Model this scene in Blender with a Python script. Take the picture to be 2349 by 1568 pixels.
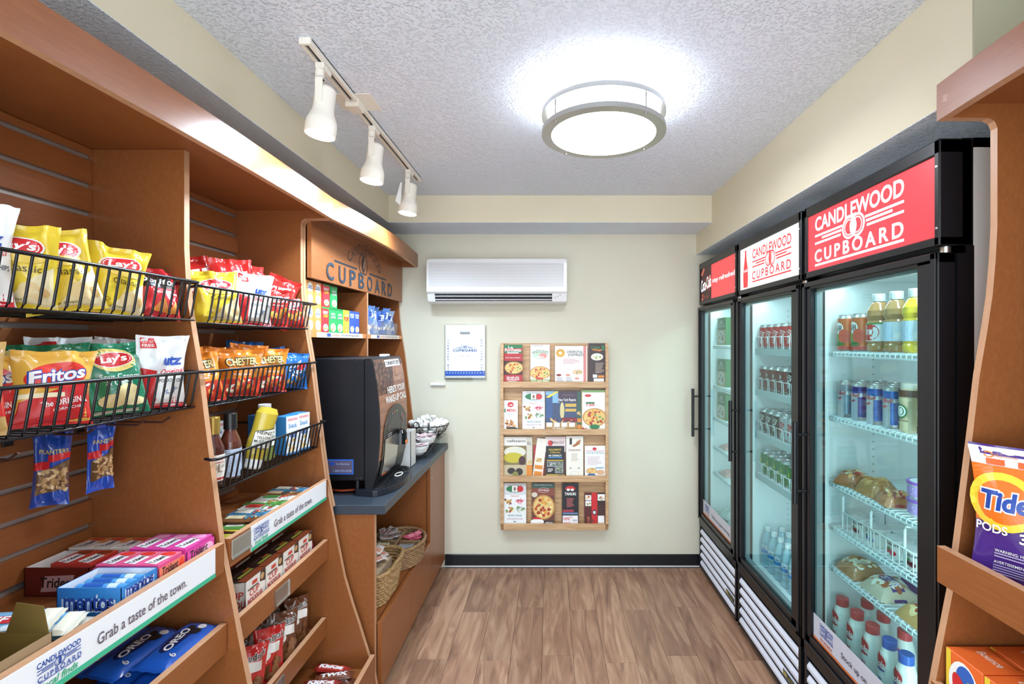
import bpy, bmesh, math, random
from mathutils import Vector, Matrix, Euler

# ------------------------------------------------------------------ camera, world, exposure
S = bpy.context.scene
for o in list(bpy.data.objects): bpy.data.objects.remove(o)
COL = S.collection
PI = math.pi
EYE = 1.534; FPX = 1130.0
cd = bpy.data.cameras.new('camera'); cam = bpy.data.objects.new('camera', cd); COL.objects.link(cam)
cam.location = (0, 0, EYE); cam.rotation_euler = (PI/2, 0, 0)
cd.sensor_width = 36; cd.lens = 36*FPX/2349; cd.shift_x = -88.5/2349; cd.shift_y = 0.0004
cd.clip_start = .02
S.camera = cam
W = bpy.data.worlds.new('world'); S.world = W; W.use_nodes = True
bg = W.node_tree.nodes['Background']; bg.inputs[0].default_value = (.80, .90, 1, 1); bg.inputs[1].default_value = 3.9
vs = S.view_settings
vs.view_transform = 'Standard'; vs.look = 'None'; vs.gamma = 1; vs.use_curve_mapping = False
vs.exposure = 0.22
SPOT_W = 31.0; CEIL_E = 39.0; SIGN_E = 1.0; FRIDGE_W = 4.2

# ------------------------------------------------------------------ materials
def lin(c): return c/12.92 if c <= .04045 else ((c+.055)/1.055)**2.4
def hx(h):
    h = h.lstrip('#'); return tuple(lin(int(h[i:i+2], 16)/255) for i in (0, 2, 4)) + (1,)
MC = {}
def nmat(name):
    m = bpy.data.materials.new(name); m.use_nodes = True
    return m, m.node_tree.nodes, m.node_tree.links, m.node_tree.nodes['Principled BSDF']
def K(h, r=.45, metal=0, coat=0, emit=0, name=None):
    key = (h, r, metal, coat, emit)
    if key in MC: return MC[key]
    m, n, l, b = nmat(name or 'paint_'+h.lstrip('#'))
    b.inputs['Base Color'].default_value = hx(h); b.inputs['Roughness'].default_value = r
    b.inputs['Metallic'].default_value = metal; b.inputs['Coat Weight'].default_value = coat
    if emit:
        b.inputs['Emission Color'].default_value = hx(h); b.inputs['Emission Strength'].default_value = emit
    MC[key] = m; return m
def texmat(name, stops, scale, rough=.5, detail=4, nscale=1.0, bump=0, bscale=None, bdist=.002, rand=0, distort=0, spec=.5):
    """noise-ramp material; scale = per-axis stretch in metres^-1"""
    m, n, l, b = nmat(name)
    tc = n.new('ShaderNodeTexCoord'); mp = n.new('ShaderNodeMapping'); mp.inputs['Scale'].default_value = scale
    l.new(tc.outputs['Object'], mp.inputs[0])
    oi = None
    if rand:
        oi = n.new('ShaderNodeObjectInfo'); cx = n.new('ShaderNodeCombineXYZ'); mu = n.new('ShaderNodeMath'); mu.operation = 'MULTIPLY'; mu.inputs[1].default_value = 37
        l.new(oi.outputs['Random'], mu.inputs[0])
        for i in range(3): l.new(mu.outputs[0], cx.inputs[i])
        l.new(cx.outputs[0], mp.inputs['Location'])
    nz = n.new('ShaderNodeTexNoise'); nz.inputs['Scale'].default_value = nscale; nz.inputs['Detail'].default_value = detail; nz.inputs['Distortion'].default_value = distort
    l.new(mp.outputs[0], nz.inputs['Vector'])
    cr = n.new('ShaderNodeValToRGB'); e = cr.color_ramp.elements
    while len(e) < len(stops): e.new(.5)
    for i, (p, h) in enumerate(stops): e[i].position = p; e[i].color = hx(h)
    l.new(nz.outputs[0], cr.inputs[0])
    src = cr.outputs[0]
    if rand:
        hs = n.new('ShaderNodeHueSaturation'); mr = n.new('ShaderNodeMapRange'); mr.inputs[3].default_value = 1-rand; mr.inputs[4].default_value = 1+rand
        l.new(oi.outputs['Random'], mr.inputs[0]); l.new(mr.outputs[0], hs.inputs['Value']); l.new(src, hs.inputs['Color']); src = hs.outputs[0]
    l.new(src, b.inputs['Base Color']); b.inputs['Roughness'].default_value = rough; b.inputs['Specular IOR Level'].default_value = spec
    if bump:
        bt = n.new('ShaderNodeTexNoise'); bt.inputs['Scale'].default_value = bscale; bt.inputs['Detail'].default_value = 3
        l.new(tc.outputs['Object'], bt.inputs['Vector'])
        bn = n.new('ShaderNodeBump'); bn.inputs['Strength'].default_value = bump; bn.inputs['Distance'].default_value = bdist
        l.new(bt.outputs[0], bn.inputs['Height']); l.new(bn.outputs[0], b.inputs['Normal'])
    return m
def popcorn(name, base):
    m, n, l, b = nmat(name)
    tc = n.new('ShaderNodeTexCoord')
    vo = n.new('ShaderNodeTexNoise'); vo.inputs['Scale'].default_value = 110; vo.inputs['Detail'].default_value = 2; vo.inputs['Roughness'].default_value = .6
    l.new(tc.outputs['Object'], vo.inputs['Vector'])
    cr = n.new('ShaderNodeValToRGB'); cr.color_ramp.elements[0].position = .5; cr.color_ramp.elements[1].position = .68
    l.new(vo.outputs[0], cr.inputs[0])
    bn = n.new('ShaderNodeBump'); bn.inputs['Strength'].default_value = .75; bn.inputs['Distance'].default_value = .006
    l.new(cr.outputs[0], bn.inputs['Height']); l.new(bn.outputs[0], b.inputs['Normal'])
    b.inputs['Base Color'].default_value = hx(base); b.inputs['Roughness'].default_value = .8
    return m
def beans_mat(name):
    m, n, l, b = nmat(name)
    tc = n.new('ShaderNodeTexCoord'); vo = n.new('ShaderNodeTexVoronoi'); vo.inputs['Scale'].default_value = 55
    l.new(tc.outputs['Object'], vo.inputs['Vector'])
    cr = n.new('ShaderNodeValToRGB'); e = cr.color_ramp.elements
    e[0].position = .05; e[0].color = hx('#9a6a50'); e[1].position = .62; e[1].color = hx('#3a2018')
    l.new(vo.outputs['Distance'], cr.inputs[0]); l.new(cr.outputs[0], b.inputs['Base Color']); b.inputs['Roughness'].default_value = .35
    return m
def glass_mat(name, tint, ior=1.45, rough=.0):
    m = bpy.data.materials.new(name); m.use_nodes = True; n = m.node_tree.nodes; l = m.node_tree.links
    n.remove(n['Principled BSDF'])
    t = n.new('ShaderNodeBsdfTransparent'); t.inputs[0].default_value = hx(tint)
    g = n.new('ShaderNodeBsdfGlossy'); g.inputs['Roughness'].default_value = rough
    lw = n.new('ShaderNodeLayerWeight'); lw.inputs[0].default_value = .5
    pw = n.new('ShaderNodeMath'); pw.operation = 'POWER'; pw.inputs[1].default_value = 5; l.new(lw.outputs['Facing'], pw.inputs[0])
    f0 = ((ior-1)/(ior+1))**2
    f = n.new('ShaderNodeMath'); f.operation = 'MULTIPLY_ADD'; f.inputs[1].default_value = 1-f0; f.inputs[2].default_value = f0; l.new(pw.outputs[0], f.inputs[0])
    mx = n.new('ShaderNodeMixShader'); l.new(f.outputs[0], mx.inputs[0]); l.new(t.outputs[0], mx.inputs[1]); l.new(g.outputs[0], mx.inputs[2])
    l.new(mx.outputs[0], n['Material Output'].inputs[0]); return m
WD = [(.3, '#8d532b'), (.55, '#94582e'), (.75, '#9a5e32')]
M = dict(
    
    wood_y=texmat('maple_laminate_lengthwise', WD, (90, 14, 160), .34, 5, 1, rand=.03),
    wood_x=texmat('maple_laminate_crosswise', WD, (14, 90, 160), .34, 5, 1, rand=.03),
    wood_z=texmat('maple_laminate_upright', WD, (120, 120, 70), .34, 5, 1, rand=.03),
    edge=texmat('maple_edge_banding', [(.3, '#bd8d6a'), (.7, '#c79874')], (90, 90, 8), .4, 4, 1),
    oak=texmat('oak', [(.3, '#b58c60'), (.5, '#cba277'), (.7, '#d8b388')], (6, 60, 70), .45, 5, 1, distort=.5),
    plank=texmat('vinyl_wood_plank', [(.2, '#68493a'), (.36, '#8a6551'), (.5, '#a0785f'), (.66, '#b59075'), (.82, '#906955')], (17, 2.2, 10), .36, 8, 1, rand=.14, distort=1.6),
    wall=texmat('khaki_wall_paint', [(.3, '#d9d4bf'), (.7, '#dcd7c3')], (3, 3, 3), .7, 2, 1, bump=.25, bscale=140, bdist=.002),
    unlit_wall=texmat('unlit_toned_wall_paint', [(.3, '#a9a489'), (.7, '#aeaa8f')], (3, 3, 3), .7, 2, 1, bump=.35, bscale=140, bdist=.002),  # olive tone puts the unlit look of the soffit end into the colour
    soffit=texmat('cream_soffit_paint', [(.3, '#e0d7bb'), (.7, '#e3dabf')], (3, 3, 3), .65, 2, 1, bump=.12, bscale=160, bdist=.002),
    ceiling=popcorn('popcorn_ceiling', '#e9f0fb'),
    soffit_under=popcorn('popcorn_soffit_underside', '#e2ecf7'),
    counter=texmat('slate_laminate', [(.3, '#2a3038'), (.5, '#37404a'), (.7, '#48525d')], (1, 1, 1), .38, 3, 500),
    steel=K('#c9c9c6', .28, .95), nickel=K('#b9b8b3', .34, .9), alu=K('#b9b7b6', .35, .6),
    black=K('#15161a', .32), blackm=K('#1b1c20', .5), wire=K('#0c0c10', .3), white=K('#f2f2f0', .4), whitep=K('#eef0f2', .35),
    ivory=K('#efe9dc', .4), liner=K('#eef4f5', .4), beans=beans_mat('coffee_beans_print'),
    glass=glass_mat('fridge_door_glass', '#dff1f1', 1.42), clear=glass_mat('clear_acrylic', '#fbfcfc', 1.3, .02),
    film=glass_mat('clear_film', '#f0f0ee', 1.5, .12), pet=K('#a9c9d6', .1, coat=.6),
    wicker=texmat('wicker', [(.3, '#8f6a40'), (.7, '#c9a673')], (30, 30, 30), .55, 3, 4),
    rope=texmat('seagrass', [(.3, '#7a5a3c'), (.7, '#b08e66')], (30, 30, 30), .6, 3, 4),
)

# ------------------------------------------------------------------ mesh builder
class MB:
    def __init__(s): s.v = []; s.f = []; s.i = []; s.ms = []; s.sm = []
    def mi(s, m):
        if m not in s.ms: s.ms.append(m)
        return s.ms.index(m)
    def add(s, vs, fs, m, smooth=False):
        b = len(s.v); k = s.mi(m); s.v += [tuple(p) for p in vs]
        for f in fs: s.f.append([b+j for j in f]); s.i.append(k); s.sm.append(smooth)
    def box(s, x0, x1, y0, y1, z0, z1, m, b=0):
        if x0 > x1: x0, x1 = x1, x0
        if y0 > y1: y0, y1 = y1, y0
        if z0 > z1: z0, z1 = z1, z0
        if b <= 0:
            vs = [(x, y, z) for x in (x0, x1) for y in (y0, y1) for z in (z0, z1)]
            s.add(vs, [(0, 1, 3, 2), (4, 6, 7, 5), (0, 4, 5, 1), (2, 3, 7, 6), (0, 2, 6, 4), (1, 5, 7, 3)], m); return s
        b = min(b, (x1-x0)*.49, (y1-y0)*.49, (z1-z0)*.49)
        vs = []; ix = {}
        for i, x in enumerate((x0, x1)):
            for j, y in enumerate((y0, y1)):
                for k, z in enumerate((z0, z1)):
                    sx, sy, sz = (b if i == 0 else -b), (b if j == 0 else -b), (b if k == 0 else -b)
                    ix[i, j, k] = len(vs); vs += [(x, y+sy, z+sz), (x+sx, y, z+sz), (x+sx, y+sy, z)]
        fs = []
        A = lambda i, j, k, a: ix[i, j, k]+a
        for i in (0, 1):
            q = [A(i, 0, 0, 0), A(i, 1, 0, 0), A(i, 1, 1, 0), A(i, 0, 1, 0)]; fs.append(q if i else q[::-1])
            q = [A(0, i, 0, 1), A(0, i, 1, 1), A(1, i, 1, 1), A(1, i, 0, 1)]; fs.append(q if i else q[::-1])
            q = [A(0, 0, i, 2), A(1, 0, i, 2), A(1, 1, i, 2), A(0, 1, i, 2)]; fs.append(q if i else q[::-1])
        for a in (0, 1):
            for c in (0, 1):
                fs.append([A(a, c, 0, 0), A(a, c, 1, 0), A(a, c, 1, 1), A(a, c, 0, 1)])
                fs.append([A(a, 0, c, 0), A(a, 1, c, 0), A(a, 1, c, 2), A(a, 0, c, 2)])
                fs.append([A(0, a, c, 1), A(1, a, c, 1), A(1, a, c, 2), A(0, a, c, 2)])
                for e in (0, 1): fs.append([A(a, c, e, 0), A(a, c, e, 1), A(a, c, e, 2)])
        s.add(vs, fs, m); return s
    def prism(s, poly, ax, a, b, m, smooth=False, cap=None):
        """poly in the two axes other than ax (cyclic order kept: x->(y,z), y->(x,z), z->(x,y))"""
        def P(p, t): return (t, p[0], p[1]) if ax == 'x' else (p[0], t, p[1]) if ax == 'y' else (p[0], p[1], t)
        n = len(poly); vs = [P(p, a) for p in poly]+[P(p, b) for p in poly]
        s.add(vs, [(i, (i+1) % n, n+(i+1) % n, n+i) for i in range(n)], m, smooth)
        s.add(vs, [list(range(n)), list(range(2*n-1, n-1, -1))], cap or m); return s
    def tube(s, pts, r, m, n=6, closed=False, ends=True):
        pts = [Vector(p) for p in pts]; k = len(pts); vs = []; fs = []; up = None
        for i, p in enumerate(pts):
            a = pts[(i-1) % k] if (closed or i) else p; c = pts[(i+1) % k] if (closed or i < k-1) else p
            t = (c-a).normalized() if (c-a).length else Vector((0, 0, 1))
            if up is None or abs(up.dot(t)) > .95: up = Vector((0, 0, 1)) if abs(t.z) < .9 else Vector((1, 0, 0))
            u = t.cross(up).normalized(); w = u.cross(t).normalized(); up = w
            rr = r[i] if isinstance(r, (list, tuple)) else r
            vs += [p+(u*math.cos(2*PI*j/n)+w*math.sin(2*PI*j/n))*rr for j in range(n)]
        for i in range(k if closed else k-1):
            for j in range(n):
                q = (i+1) % k; fs.append((i*n+j, i*n+(j+1) % n, q*n+(j+1) % n, q*n+j))
        s.add(vs, fs, m, True)
        if ends and not closed: s.add(vs[:n], [list(range(n))], m); s.add(vs[-n:], [list(range(n-1, -1, -1))], m)
        return s
    def lathe(s, prof, m, n=18, c=(0, 0, 0), ax='z', mats=None, smooth=True, sx=1, sy=1):
        def P(r, h, a):
            x, y = r*math.cos(a)*sx, r*math.sin(a)*sy
            q = (x, y, h) if ax == 'z' else (h, x, y) if ax == 'x' else (x, h, y)
            return (c[0]+q[0], c[1]+q[1], c[2]+q[2])
        for i in range(len(prof)-1):
            (r0, h0), (r1, h1) = prof[i], prof[i+1]
            vs = [P(r0, h0, 2*PI*j/n) for j in range(n)]+[P(r1, h1, 2*PI*j/n) for j in range(n)]
            s.add(vs, [(j, (j+1) % n, n+(j+1) % n, n+j) for j in range(n)], mats[i] if mats else m, smooth)
        return s
    def grid(s, fn, nu, nv, m, smooth=True, flip=False):
        vs = [fn(i/nu, j/nv) for j in range(nv+1) for i in range(nu+1)]
        fs = [(j*(nu+1)+i, j*(nu+1)+i+1, (j+1)*(nu+1)+i+1, (j+1)*(nu+1)+i) for j in range(nv) for i in range(nu)]
        s.add(vs, [f[::-1] for f in fs] if flip else fs, m, smooth); return s
    def mesh(s, name, off=(0, 0, 0)):
        me = bpy.data.meshes.new(name)
        me.from_pydata([(p[0]-off[0], p[1]-off[1], p[2]-off[2]) for p in s.v], [], s.f)
        for m in s.ms: me.materials.append(m)
        me.polygons.foreach_set('material_index', s.i); me.polygons.foreach_set('use_smooth', s.sm)
        me.update(); return me
    def build(s, name, parent=None, world=True, weld=False):
        off = parent.location if (parent is not None and world) else (0, 0, 0)
        if parent is not None and world and parent.parent is not None: off = Vector(off)+parent.parent.location
        o = bpy.data.objects.new(name, s.mesh(name, off)); COL.objects.link(o)
        if parent is not None: o.parent = parent
        return o
def tag(o, label=None, cat=None, group=None, kind=None):
    if label: o['label'] = label
    if cat: o['category'] = cat
    if group: o['group'] = group
    if kind: o['kind'] = kind
    return o
def thing(name, label, cat, loc=(0, 0, 0), rot=(0, 0, 0), group=None):
    o = bpy.data.objects.new(name, None); COL.objects.link(o); o.location = loc; o.rotation_euler = rot; o.empty_display_size = .05
    return tag(o, label, cat, group)
def place(mb, name, label, cat, loc, rot=(0, 0, 0), group=None):
    o = bpy.data.objects.new(name, mb.mesh(name)); COL.objects.link(o); o.location = loc; o.rotation_euler = rot
    return tag(o, label, cat, group)
def dup(root, loc, rot=None, label=None, group=None):
    r = root.copy(); COL.objects.link(r); r.location = loc
    if rot is not None: r.rotation_euler = rot
    if label: r['label'] = label
    if group: r['group'] = group
    for ch in list(root.children):
        c = ch.copy(); COL.objects.link(c); c.parent = r
        for g in list(ch.children):
            d = g.copy(); COL.objects.link(d); d.parent = c
    return r
def struct(mb, name):
    o = mb.build(name); o['kind'] = 'structure'; return o
ORD = ['first', 'second', 'third', 'fourth', 'fifth', 'sixth', 'seventh', 'eighth', 'ninth', 'tenth', 'eleventh', 'twelfth', 'thirteenth', 'fourteenth', 'fifteenth', 'sixteenth']

# ------------------------------------------------------------------ printed artwork: flat shapes and lettering laid on a surface
TG = {}
def tgeo(s, bold=0, it=0, sp=1.0, fine=False):
    key = (s, bold, it, sp, fine)
    if key in TG: return TG[key]
    cu = bpy.data.curves.new('t', 'FONT'); cu.body = s; cu.size = 1; cu.resolution_u = 4; cu.offset = bold; cu.shear = it; cu.align_x = 'CENTER'; cu.fill_mode = 'FRONT'; cu.space_character = sp
    ob = bpy.data.objects.new('t', cu); me = bpy.data.meshes.new_from_object(ob)
    if fine and len(me.vertices):
        bm = bmesh.new(); bm.from_mesh(me); bmesh.ops.triangulate(bm, faces=bm.faces[:])
        for lim in (.5, .25, .14):
            ed = [e for e in bm.edges if e.calc_length() > lim]
            if ed: bmesh.ops.subdivide_edges(bm, edges=ed, cuts=1); bmesh.ops.triangulate(bm, faces=bm.faces[:])
        bm.to_mesh(me); bm.free()
    v = [(q.co.x, q.co.y) for q in me.vertices]; f = [list(p.vertices) for p in me.polygons]
    bpy.data.objects.remove(ob); bpy.data.curves.remove(cu); bpy.data.meshes.remove(me)
    if not v: v = [(0, 0)]; f = []
    x0 = min(p[0] for p in v); x1 = max(p[0] for p in v); y0 = min(p[1] for p in v); y1 = max(p[1] for p in v)
    w = max(x1-x0, 1e-6); h = max(y1-y0, 1e-6)
    TG[key] = ([((p[0]-x0)/w-.5, (p[1]-y0)/h-.5) for p in v], f, w, h); return TG[key]
def plane(o, ux, uz, n):
    o, ux, uz, n = map(Vector, (o, ux, uz, n)); return lambda x, z: (o+ux*x+uz*z, n)
def front(y=0): return plane((0, y, 0), (1, 0, 0), (0, 0, 1), (0, -1, 0))
def faceX(x, y, z, sgn=1): return plane((x, y, z), (0, sgn, 0), (0, 0, 1), (sgn, 0, 0))
def faceZ(x, y, z, a=0):
    return plane((x, y, z), (math.cos(a), math.sin(a), 0), (-math.sin(a), math.cos(a), 0), (0, 0, 1))
def cyl(r, y=0):
    def f(x, z):
        a = x/r; n = Vector((math.sin(a), -math.cos(a), 0)); return n*r+Vector((0, y, z)), n
    return f
class Pr(MB):
    def __init__(s, surf, w=1, h=1, step=.00022, base=.0005):
        MB.__init__(s); s.s = surf; s.w = w; s.h = h; s.k = 0; s.st = step; s.b = base; s.q = 2; s.qn = 1
    def p(s, x, z):
        q, n = s.s(x, z); return q+n*(s.b+s.st*s.k)
    def uv(s, u, v): return s.p((u-.5)*s.w, v*s.h)
    def Q(s, pts, m, n=5):
        def fn(a, b):
            u = (pts[0][0]*(1-a)+pts[1][0]*a)*(1-b)+(pts[3][0]*(1-a)+pts[2][0]*a)*b
            v = (pts[0][1]*(1-a)+pts[1][1]*a)*(1-b)+(pts[3][1]*(1-a)+pts[2][1]*a)*b
            return s.uv(u, v)
        n = max(n, s.qn); s.grid(fn, n, n, m, False); s.k += 1; return s
    def R(s, u0, v0, u1, v1, m, n=5): return s.Q([(u0, v0), (u1, v0), (u1, v1), (u0, v1)], m, n)
    def E(s, u, v, ru, rv, m, rot=0, n=20, inner=0):
        c, sn = math.cos(rot), math.sin(rot)
        def fn(a, b):
            t = 2*PI*a; q = inner+(1-inner)*b; x = ru*s.w*math.cos(t)*q; z = rv*s.h*math.sin(t)*q
            return s.p((u-.5)*s.w+x*c-z*sn, v*s.h+x*sn+z*c)
        s.grid(fn, max(n, 24) if s.q > 2 and ru > .1 else n, 1 if inner else (s.q if ru > .1 else 2), m, False); s.k += 1; return s
    def T(s, t, u, v, wf, hf, m, bold=.012, it=0, rot=0, arc=0, sp=1.0):
        V, F, w, h = tgeo(t, bold, it, sp, s.q > 2 and wf*s.w > .03); c, sn = math.cos(rot), math.sin(rot); vs = []
        for x, y in V:
            X = x*wf*s.w; Z = y*hf*s.h
            if arc:
                R = arc*s.w; a = X/R; X = (R+Z)*math.sin(a); Z = (R+Z)*math.cos(a)-R
            vs.append(s.p((u-.5)*s.w+X*c-Z*sn, v*s.h+X*sn+Z*c))
        s.add(vs, F, m); s.k += 1; return s
    def F(s, u, v, ru, rv, n, cols, seed=1, sz=.2, r=.4):
        rg = random.Random(seed)
        for i in range(n):
            a = rg.uniform(0, 2*PI); q = math.sqrt(rg.random())*.85; z = sz*rg.uniform(.6, 1.3); k = s.k; s.k += rg.random()
            s.E(u+ru*q*math.cos(a), v+rv*q*math.sin(a), ru*z, rv*z, K(rg.choice(cols), r), rot=rg.uniform(0, PI), n=8); s.k = k
        s.k += 1; return s
    def FR(s, u0, v0, u1, v1, n, cols, seed=1, sz=.1, r=.4):
        rg = random.Random(seed)
        for i in range(n):
            k = s.k; s.k += rg.random(); z = sz*rg.uniform(.7, 1.2); s.E(rg.uniform(u0, u1), rg.uniform(v0, v1), z, z*s.w/s.h*.75, K(rg.choice(cols), r), rot=rg.uniform(0, PI), n=8); s.k = k
        s.k += 1; return s
    def lines(s, u0, v0, u1, v1, n, m, seed=1):
        rg = random.Random(seed); dv = (v1-v0)/n
        for i in range(n):
            k = s.k; e = u0+(u1-u0)*rg.uniform(.6, 1); s.R(u0, v0+dv*(i+.25), e, v0+dv*(i+.7), m, 2); s.k = k
        s.k += 1; return s
def logo(p, u, v, wf, hf, m, gap=None):
    """name, stripes, linked rings and underline"""
    a = wf; b = hf
    p.T('CANDLEWOOD', u, v+.335*b, a, .27*b, m, .022)
    k = p.k
    for sg in (-1, 1):
        for (dv, w0, w1) in ((.115, .13, .5), (.045, .14, .40), (-.03, .15, .5)):
            p.k = k; x0, x1 = u+sg*w0*a, u+sg*w1*a; x0, x1 = min(x0, x1), max(x0, x1)
            p.R(x0, v+(dv-.02)*b, x1, v+(dv+.02)*b, m, 1)
    for d in (-.045, .045):
        p.k = k+1; p.E(u+d*a, v+.04*b, .085*a, .20*b, m, rot=-.1, inner=.8)
        p.E(u+d*a, v+.04*b, .056*a, .14*b, m, rot=-.1, inner=.85)
    p.E(u, v+.04*b, .022*a, .11*b, m)
    p.T('CUPBOARD', u, v-.28*b, a, .24*b, m, .022, sp=1.4)
    p.k = k; p.R(u-.5*a, v-.47*b, u+.5*a, v-.43*b, m, 1); return p
def label_on(root, p, name='printed_label'):
    o = bpy.data.objects.new(name, p.mesh(name)); COL.objects.link(o); o.parent = root; return o

# ------------------------------------------------------------------ room shell
CEIL = 2.44; BACK = 3.366; REAR = -.9
fl = struct(MB().box(-1.32, 1.75, REAR, BACK, -.06, -.0065, K('#3a2a20', .8)), 'floor')
pm = {}
for c in range(21):
    x0 = -1.41+.152*c; e0 = 2.39 if c % 2 else 2.835
    x1 = min(x0+.152, 1.75); x0 = max(x0, -1.32)
    if x1-x0 < .02: continue
    ends = sorted([e0+.914*k+(.03*math.sin(c*5+k)) for k in range(-5, 2)]); ends = [REAR]+[e for e in ends if REAR+.1 < e < BACK-.02]+[BACK]
    for a, b in zip(ends, ends[1:]):
        key = (round(x1-x0, 4), round(b-a, 4)); g = .0006
        if key not in pm:
            pm[key] = MB().box(g, x1-x0-g, g, b-a-g, -.006, 0, M['plank'], .0006).mesh('plank')
        o = bpy.data.objects.new('plank', pm[key]); COL.objects.link(o); o.parent = fl; o.location = (x0, a, 0)
struct(MB().box(-1.32, 1.75, REAR, BACK, CEIL, CEIL+.06, M['ceiling']), 'ceiling')
struct(MB().box(-1.40, 1.83, BACK, BACK+.1, -.06, CEIL+.06, M['wall']), 'wall_back')
struct(MB().box(-1.40, -1.32, REAR, BACK, -.06, CEIL+.06, M['wall']), 'wall_left')
struct(MB().box(1.75, 1.83, 1.14, BACK, -.06, CEIL+.06, M['wall']).box(1.29, 1.75, 1.14, 1.156, 0, CEIL, M['unlit_wall']).box(1.29, 1.36, REAR, 1.14, -.06, CEIL+.06, M['wall']), 'wall_right')
t1 = struct(MB().box(-1.32, -1.0, REAR, BACK, 2.275, CEIL, M['soffit']).box(-1.32, -1.0, REAR, BACK, 2.273, 2.275, M['soffit_under']), 'trim_1')
t2 = struct(MB().box(-1.0, .995, 3.04, BACK, 2.275, CEIL, M['soffit']).box(-1.0, .995, 3.04, BACK, 2.273, 2.275, M['ceiling']), 'trim_2')
t3 = struct(MB().box(.995, 1.75, 1.162, BACK, 2.133, CEIL, M['soffit']).box(.995, 1.75, 1.162, BACK, 2.131, 2.133, M['soffit_under']).box(.995, 1.29, 1.156, 1.162, 2.131, CEIL, M['unlit_wall']), 'trim_3')
t1['label'] = 'cream boxed soffit along the left wall above the snack shelves'; t2['label'] = 'cream boxed soffit across the back wall above the air conditioner'; t3['label'] = 'deep cream soffit above the glass-door fridges'
bb = struct(MB().box(-.72, 1.75, BACK-.012, BACK, .0, .09, K('#14181c', .35), .003).box(-.72, 1.75, BACK-.0135, BACK-.012, .006, .016, K('#c9ccd0', .4)), 'baseboard_back')

# ------------------------------------------------------------------ ceiling light
L0 = Vector((.195, 1.825, CEIL-.010)); cl = thing('ceiling_light', 'round flush ceiling light with two brushed nickel rings and glowing white drum', 'ceiling light', L0)
EM = K('#f1f7ff', .5, emit=CEIL_E); EMS = K('#f1f7ff', .5, emit=CEIL_E*.15)
def lat(name, prof, m, parent=cl, n=64, c=L0): return MB().lathe(prof, m, n, c).build(name, parent)
lat('mounting_pan', [(.0, .01), (.15, .01), (.15, -.045), (0, -.045)], M['white'])
lat('upper_ring', [(.195, -.045), (.228, -.045), (.228, -.062), (.205, -.062), (.205, -.045)], M['nickel'])
MB().lathe([(.205, -.062), (.206, -.115), (.203, -.1285), (0, -.1285)], EM, 64, L0, mats=[EMS, EMS, EM]).build('glowing_drum', cl)
lat('lower_ring', [(.192, -.13), (.207, -.113), (.227, -.113), (.228, -.13), (.192, -.131)], M['nickel'])
for a in (35, 128, 215, 305):
    a = math.radians(a); x, y = L0.x+.216*math.cos(a), L0.y+.216*math.sin(a)
    MB().tube([(x, y, CEIL-.06), (x, y, CEIL-.145)], .0035, M['nickel'], 8).build('rod', cl)
    MB().tube([(x, y, CEIL-.131), (x, y, CEIL-.146)], .006, M['nickel'], 10).build('finial', cl)

# ------------------------------------------------------------------ track and spotlights
TX = -.73
tr = thing('light_track', 'white ceiling track carrying three spotlights', 'light track', (TX, 2.09, CEIL))
for a, b in ((1.47, 1.82), (1.88, 2.715)):
    mb = MB(); iv = M['ivory']; mb.box(TX-.017, TX-.006, a, b, CEIL-.02, CEIL, iv); mb.box(TX+.006, TX+.017, a, b, CEIL-.02, CEIL, iv); mb.box(TX-.017, TX+.017, a, b, CEIL-.004, CEIL, iv)
    r = mb.build('track_rail', tr)
    MB().box(TX-.006, TX+.006, a+.01, b-.01, CEIL-.012, CEIL-.004, M['blackm']).build('slot', r)
for y in (1.466, 2.715): MB().box(TX-.018, TX+.018, y-.006, y+.006, CEIL-.021, CEIL, iv, .002).build('end_cap', tr)
MB().box(TX-.03, TX+.02, 1.818, 1.882, CEIL-.034, CEIL-.002, iv, .003).build('feed_connector', tr)
MB().box(TX-.075, TX+.075, 1.79, 1.92, CEIL-.004, CEIL, iv, .002).build('canopy_plate', tr)
BULB = K('#ffffff', .4, emit=40)
def spot(y, lab):
    z = CEIL-.02; s = thing('spotlight', lab, 'spotlight', (TX, y, z), (0, 0, 0), 'spotlights on the ceiling track')
    MB().box(TX-.014, TX+.014, y-.03, y+.03, z-.02, z, iv, .003).build('adapter', s)
    MB().lathe([(0, 0), (.014, 0), (.014, -.03), (0, -.03)], iv, 16, (TX-.006, y-.012, z-.02)).build('swivel', s)
    mb = MB(); mb.box(TX-.012, TX+.012, y-.033, y-.030, z-.125, z-.045, iv, .001); mb.box(TX-.012, TX+.012, y-.033, y-.005, z-.05, z-.047, iv, .001); mb.build('yoke', s)
    h = bpy.data.objects.new('lamp_head', MB().lathe([(0, .07), (.026, .07), (.032, .062), (.032, 0), (.034, -.012), (.045, -.04), (.047, -.055), (.047, -.085), (.044, -.085), (.044, -.05), (.03, -.02), (0, -.02)], iv, 32).mesh('lamp_head'))
    COL.objects.link(h); h.parent = s; h.location = (0, 0, -.138); h.rotation_euler = (math.radians(-3), math.radians(6), 0)
    b = bpy.data.objects.new('bulb', MB().lathe([(0, -.074), (.02, -.075), (.0425, -.078), (.0425, -.05), (0, -.05)], BULB, 32).mesh('bulb')); COL.objects.link(b); b.parent = h
    ld = bpy.data.lights.new('spot_beam', 'SPOT'); ld.energy = SPOT_W; ld.spot_size = math.radians(168); ld.spot_blend = .7; ld.shadow_soft_size = .04; ld.color = (.64, .83, 1)
    lo = bpy.data.objects.new('spot_beam', ld); COL.objects.link(lo); lo.parent = h; lo.location = (0, 0, -.092)
    return s
spot(1.583, 'white track spotlight nearest the camera, largest of the three')
spot(2.037, 'white track spotlight in the middle of the track')
s3 = spot(2.546, 'white track spotlight at the far end of the track with a paper tag')
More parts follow.
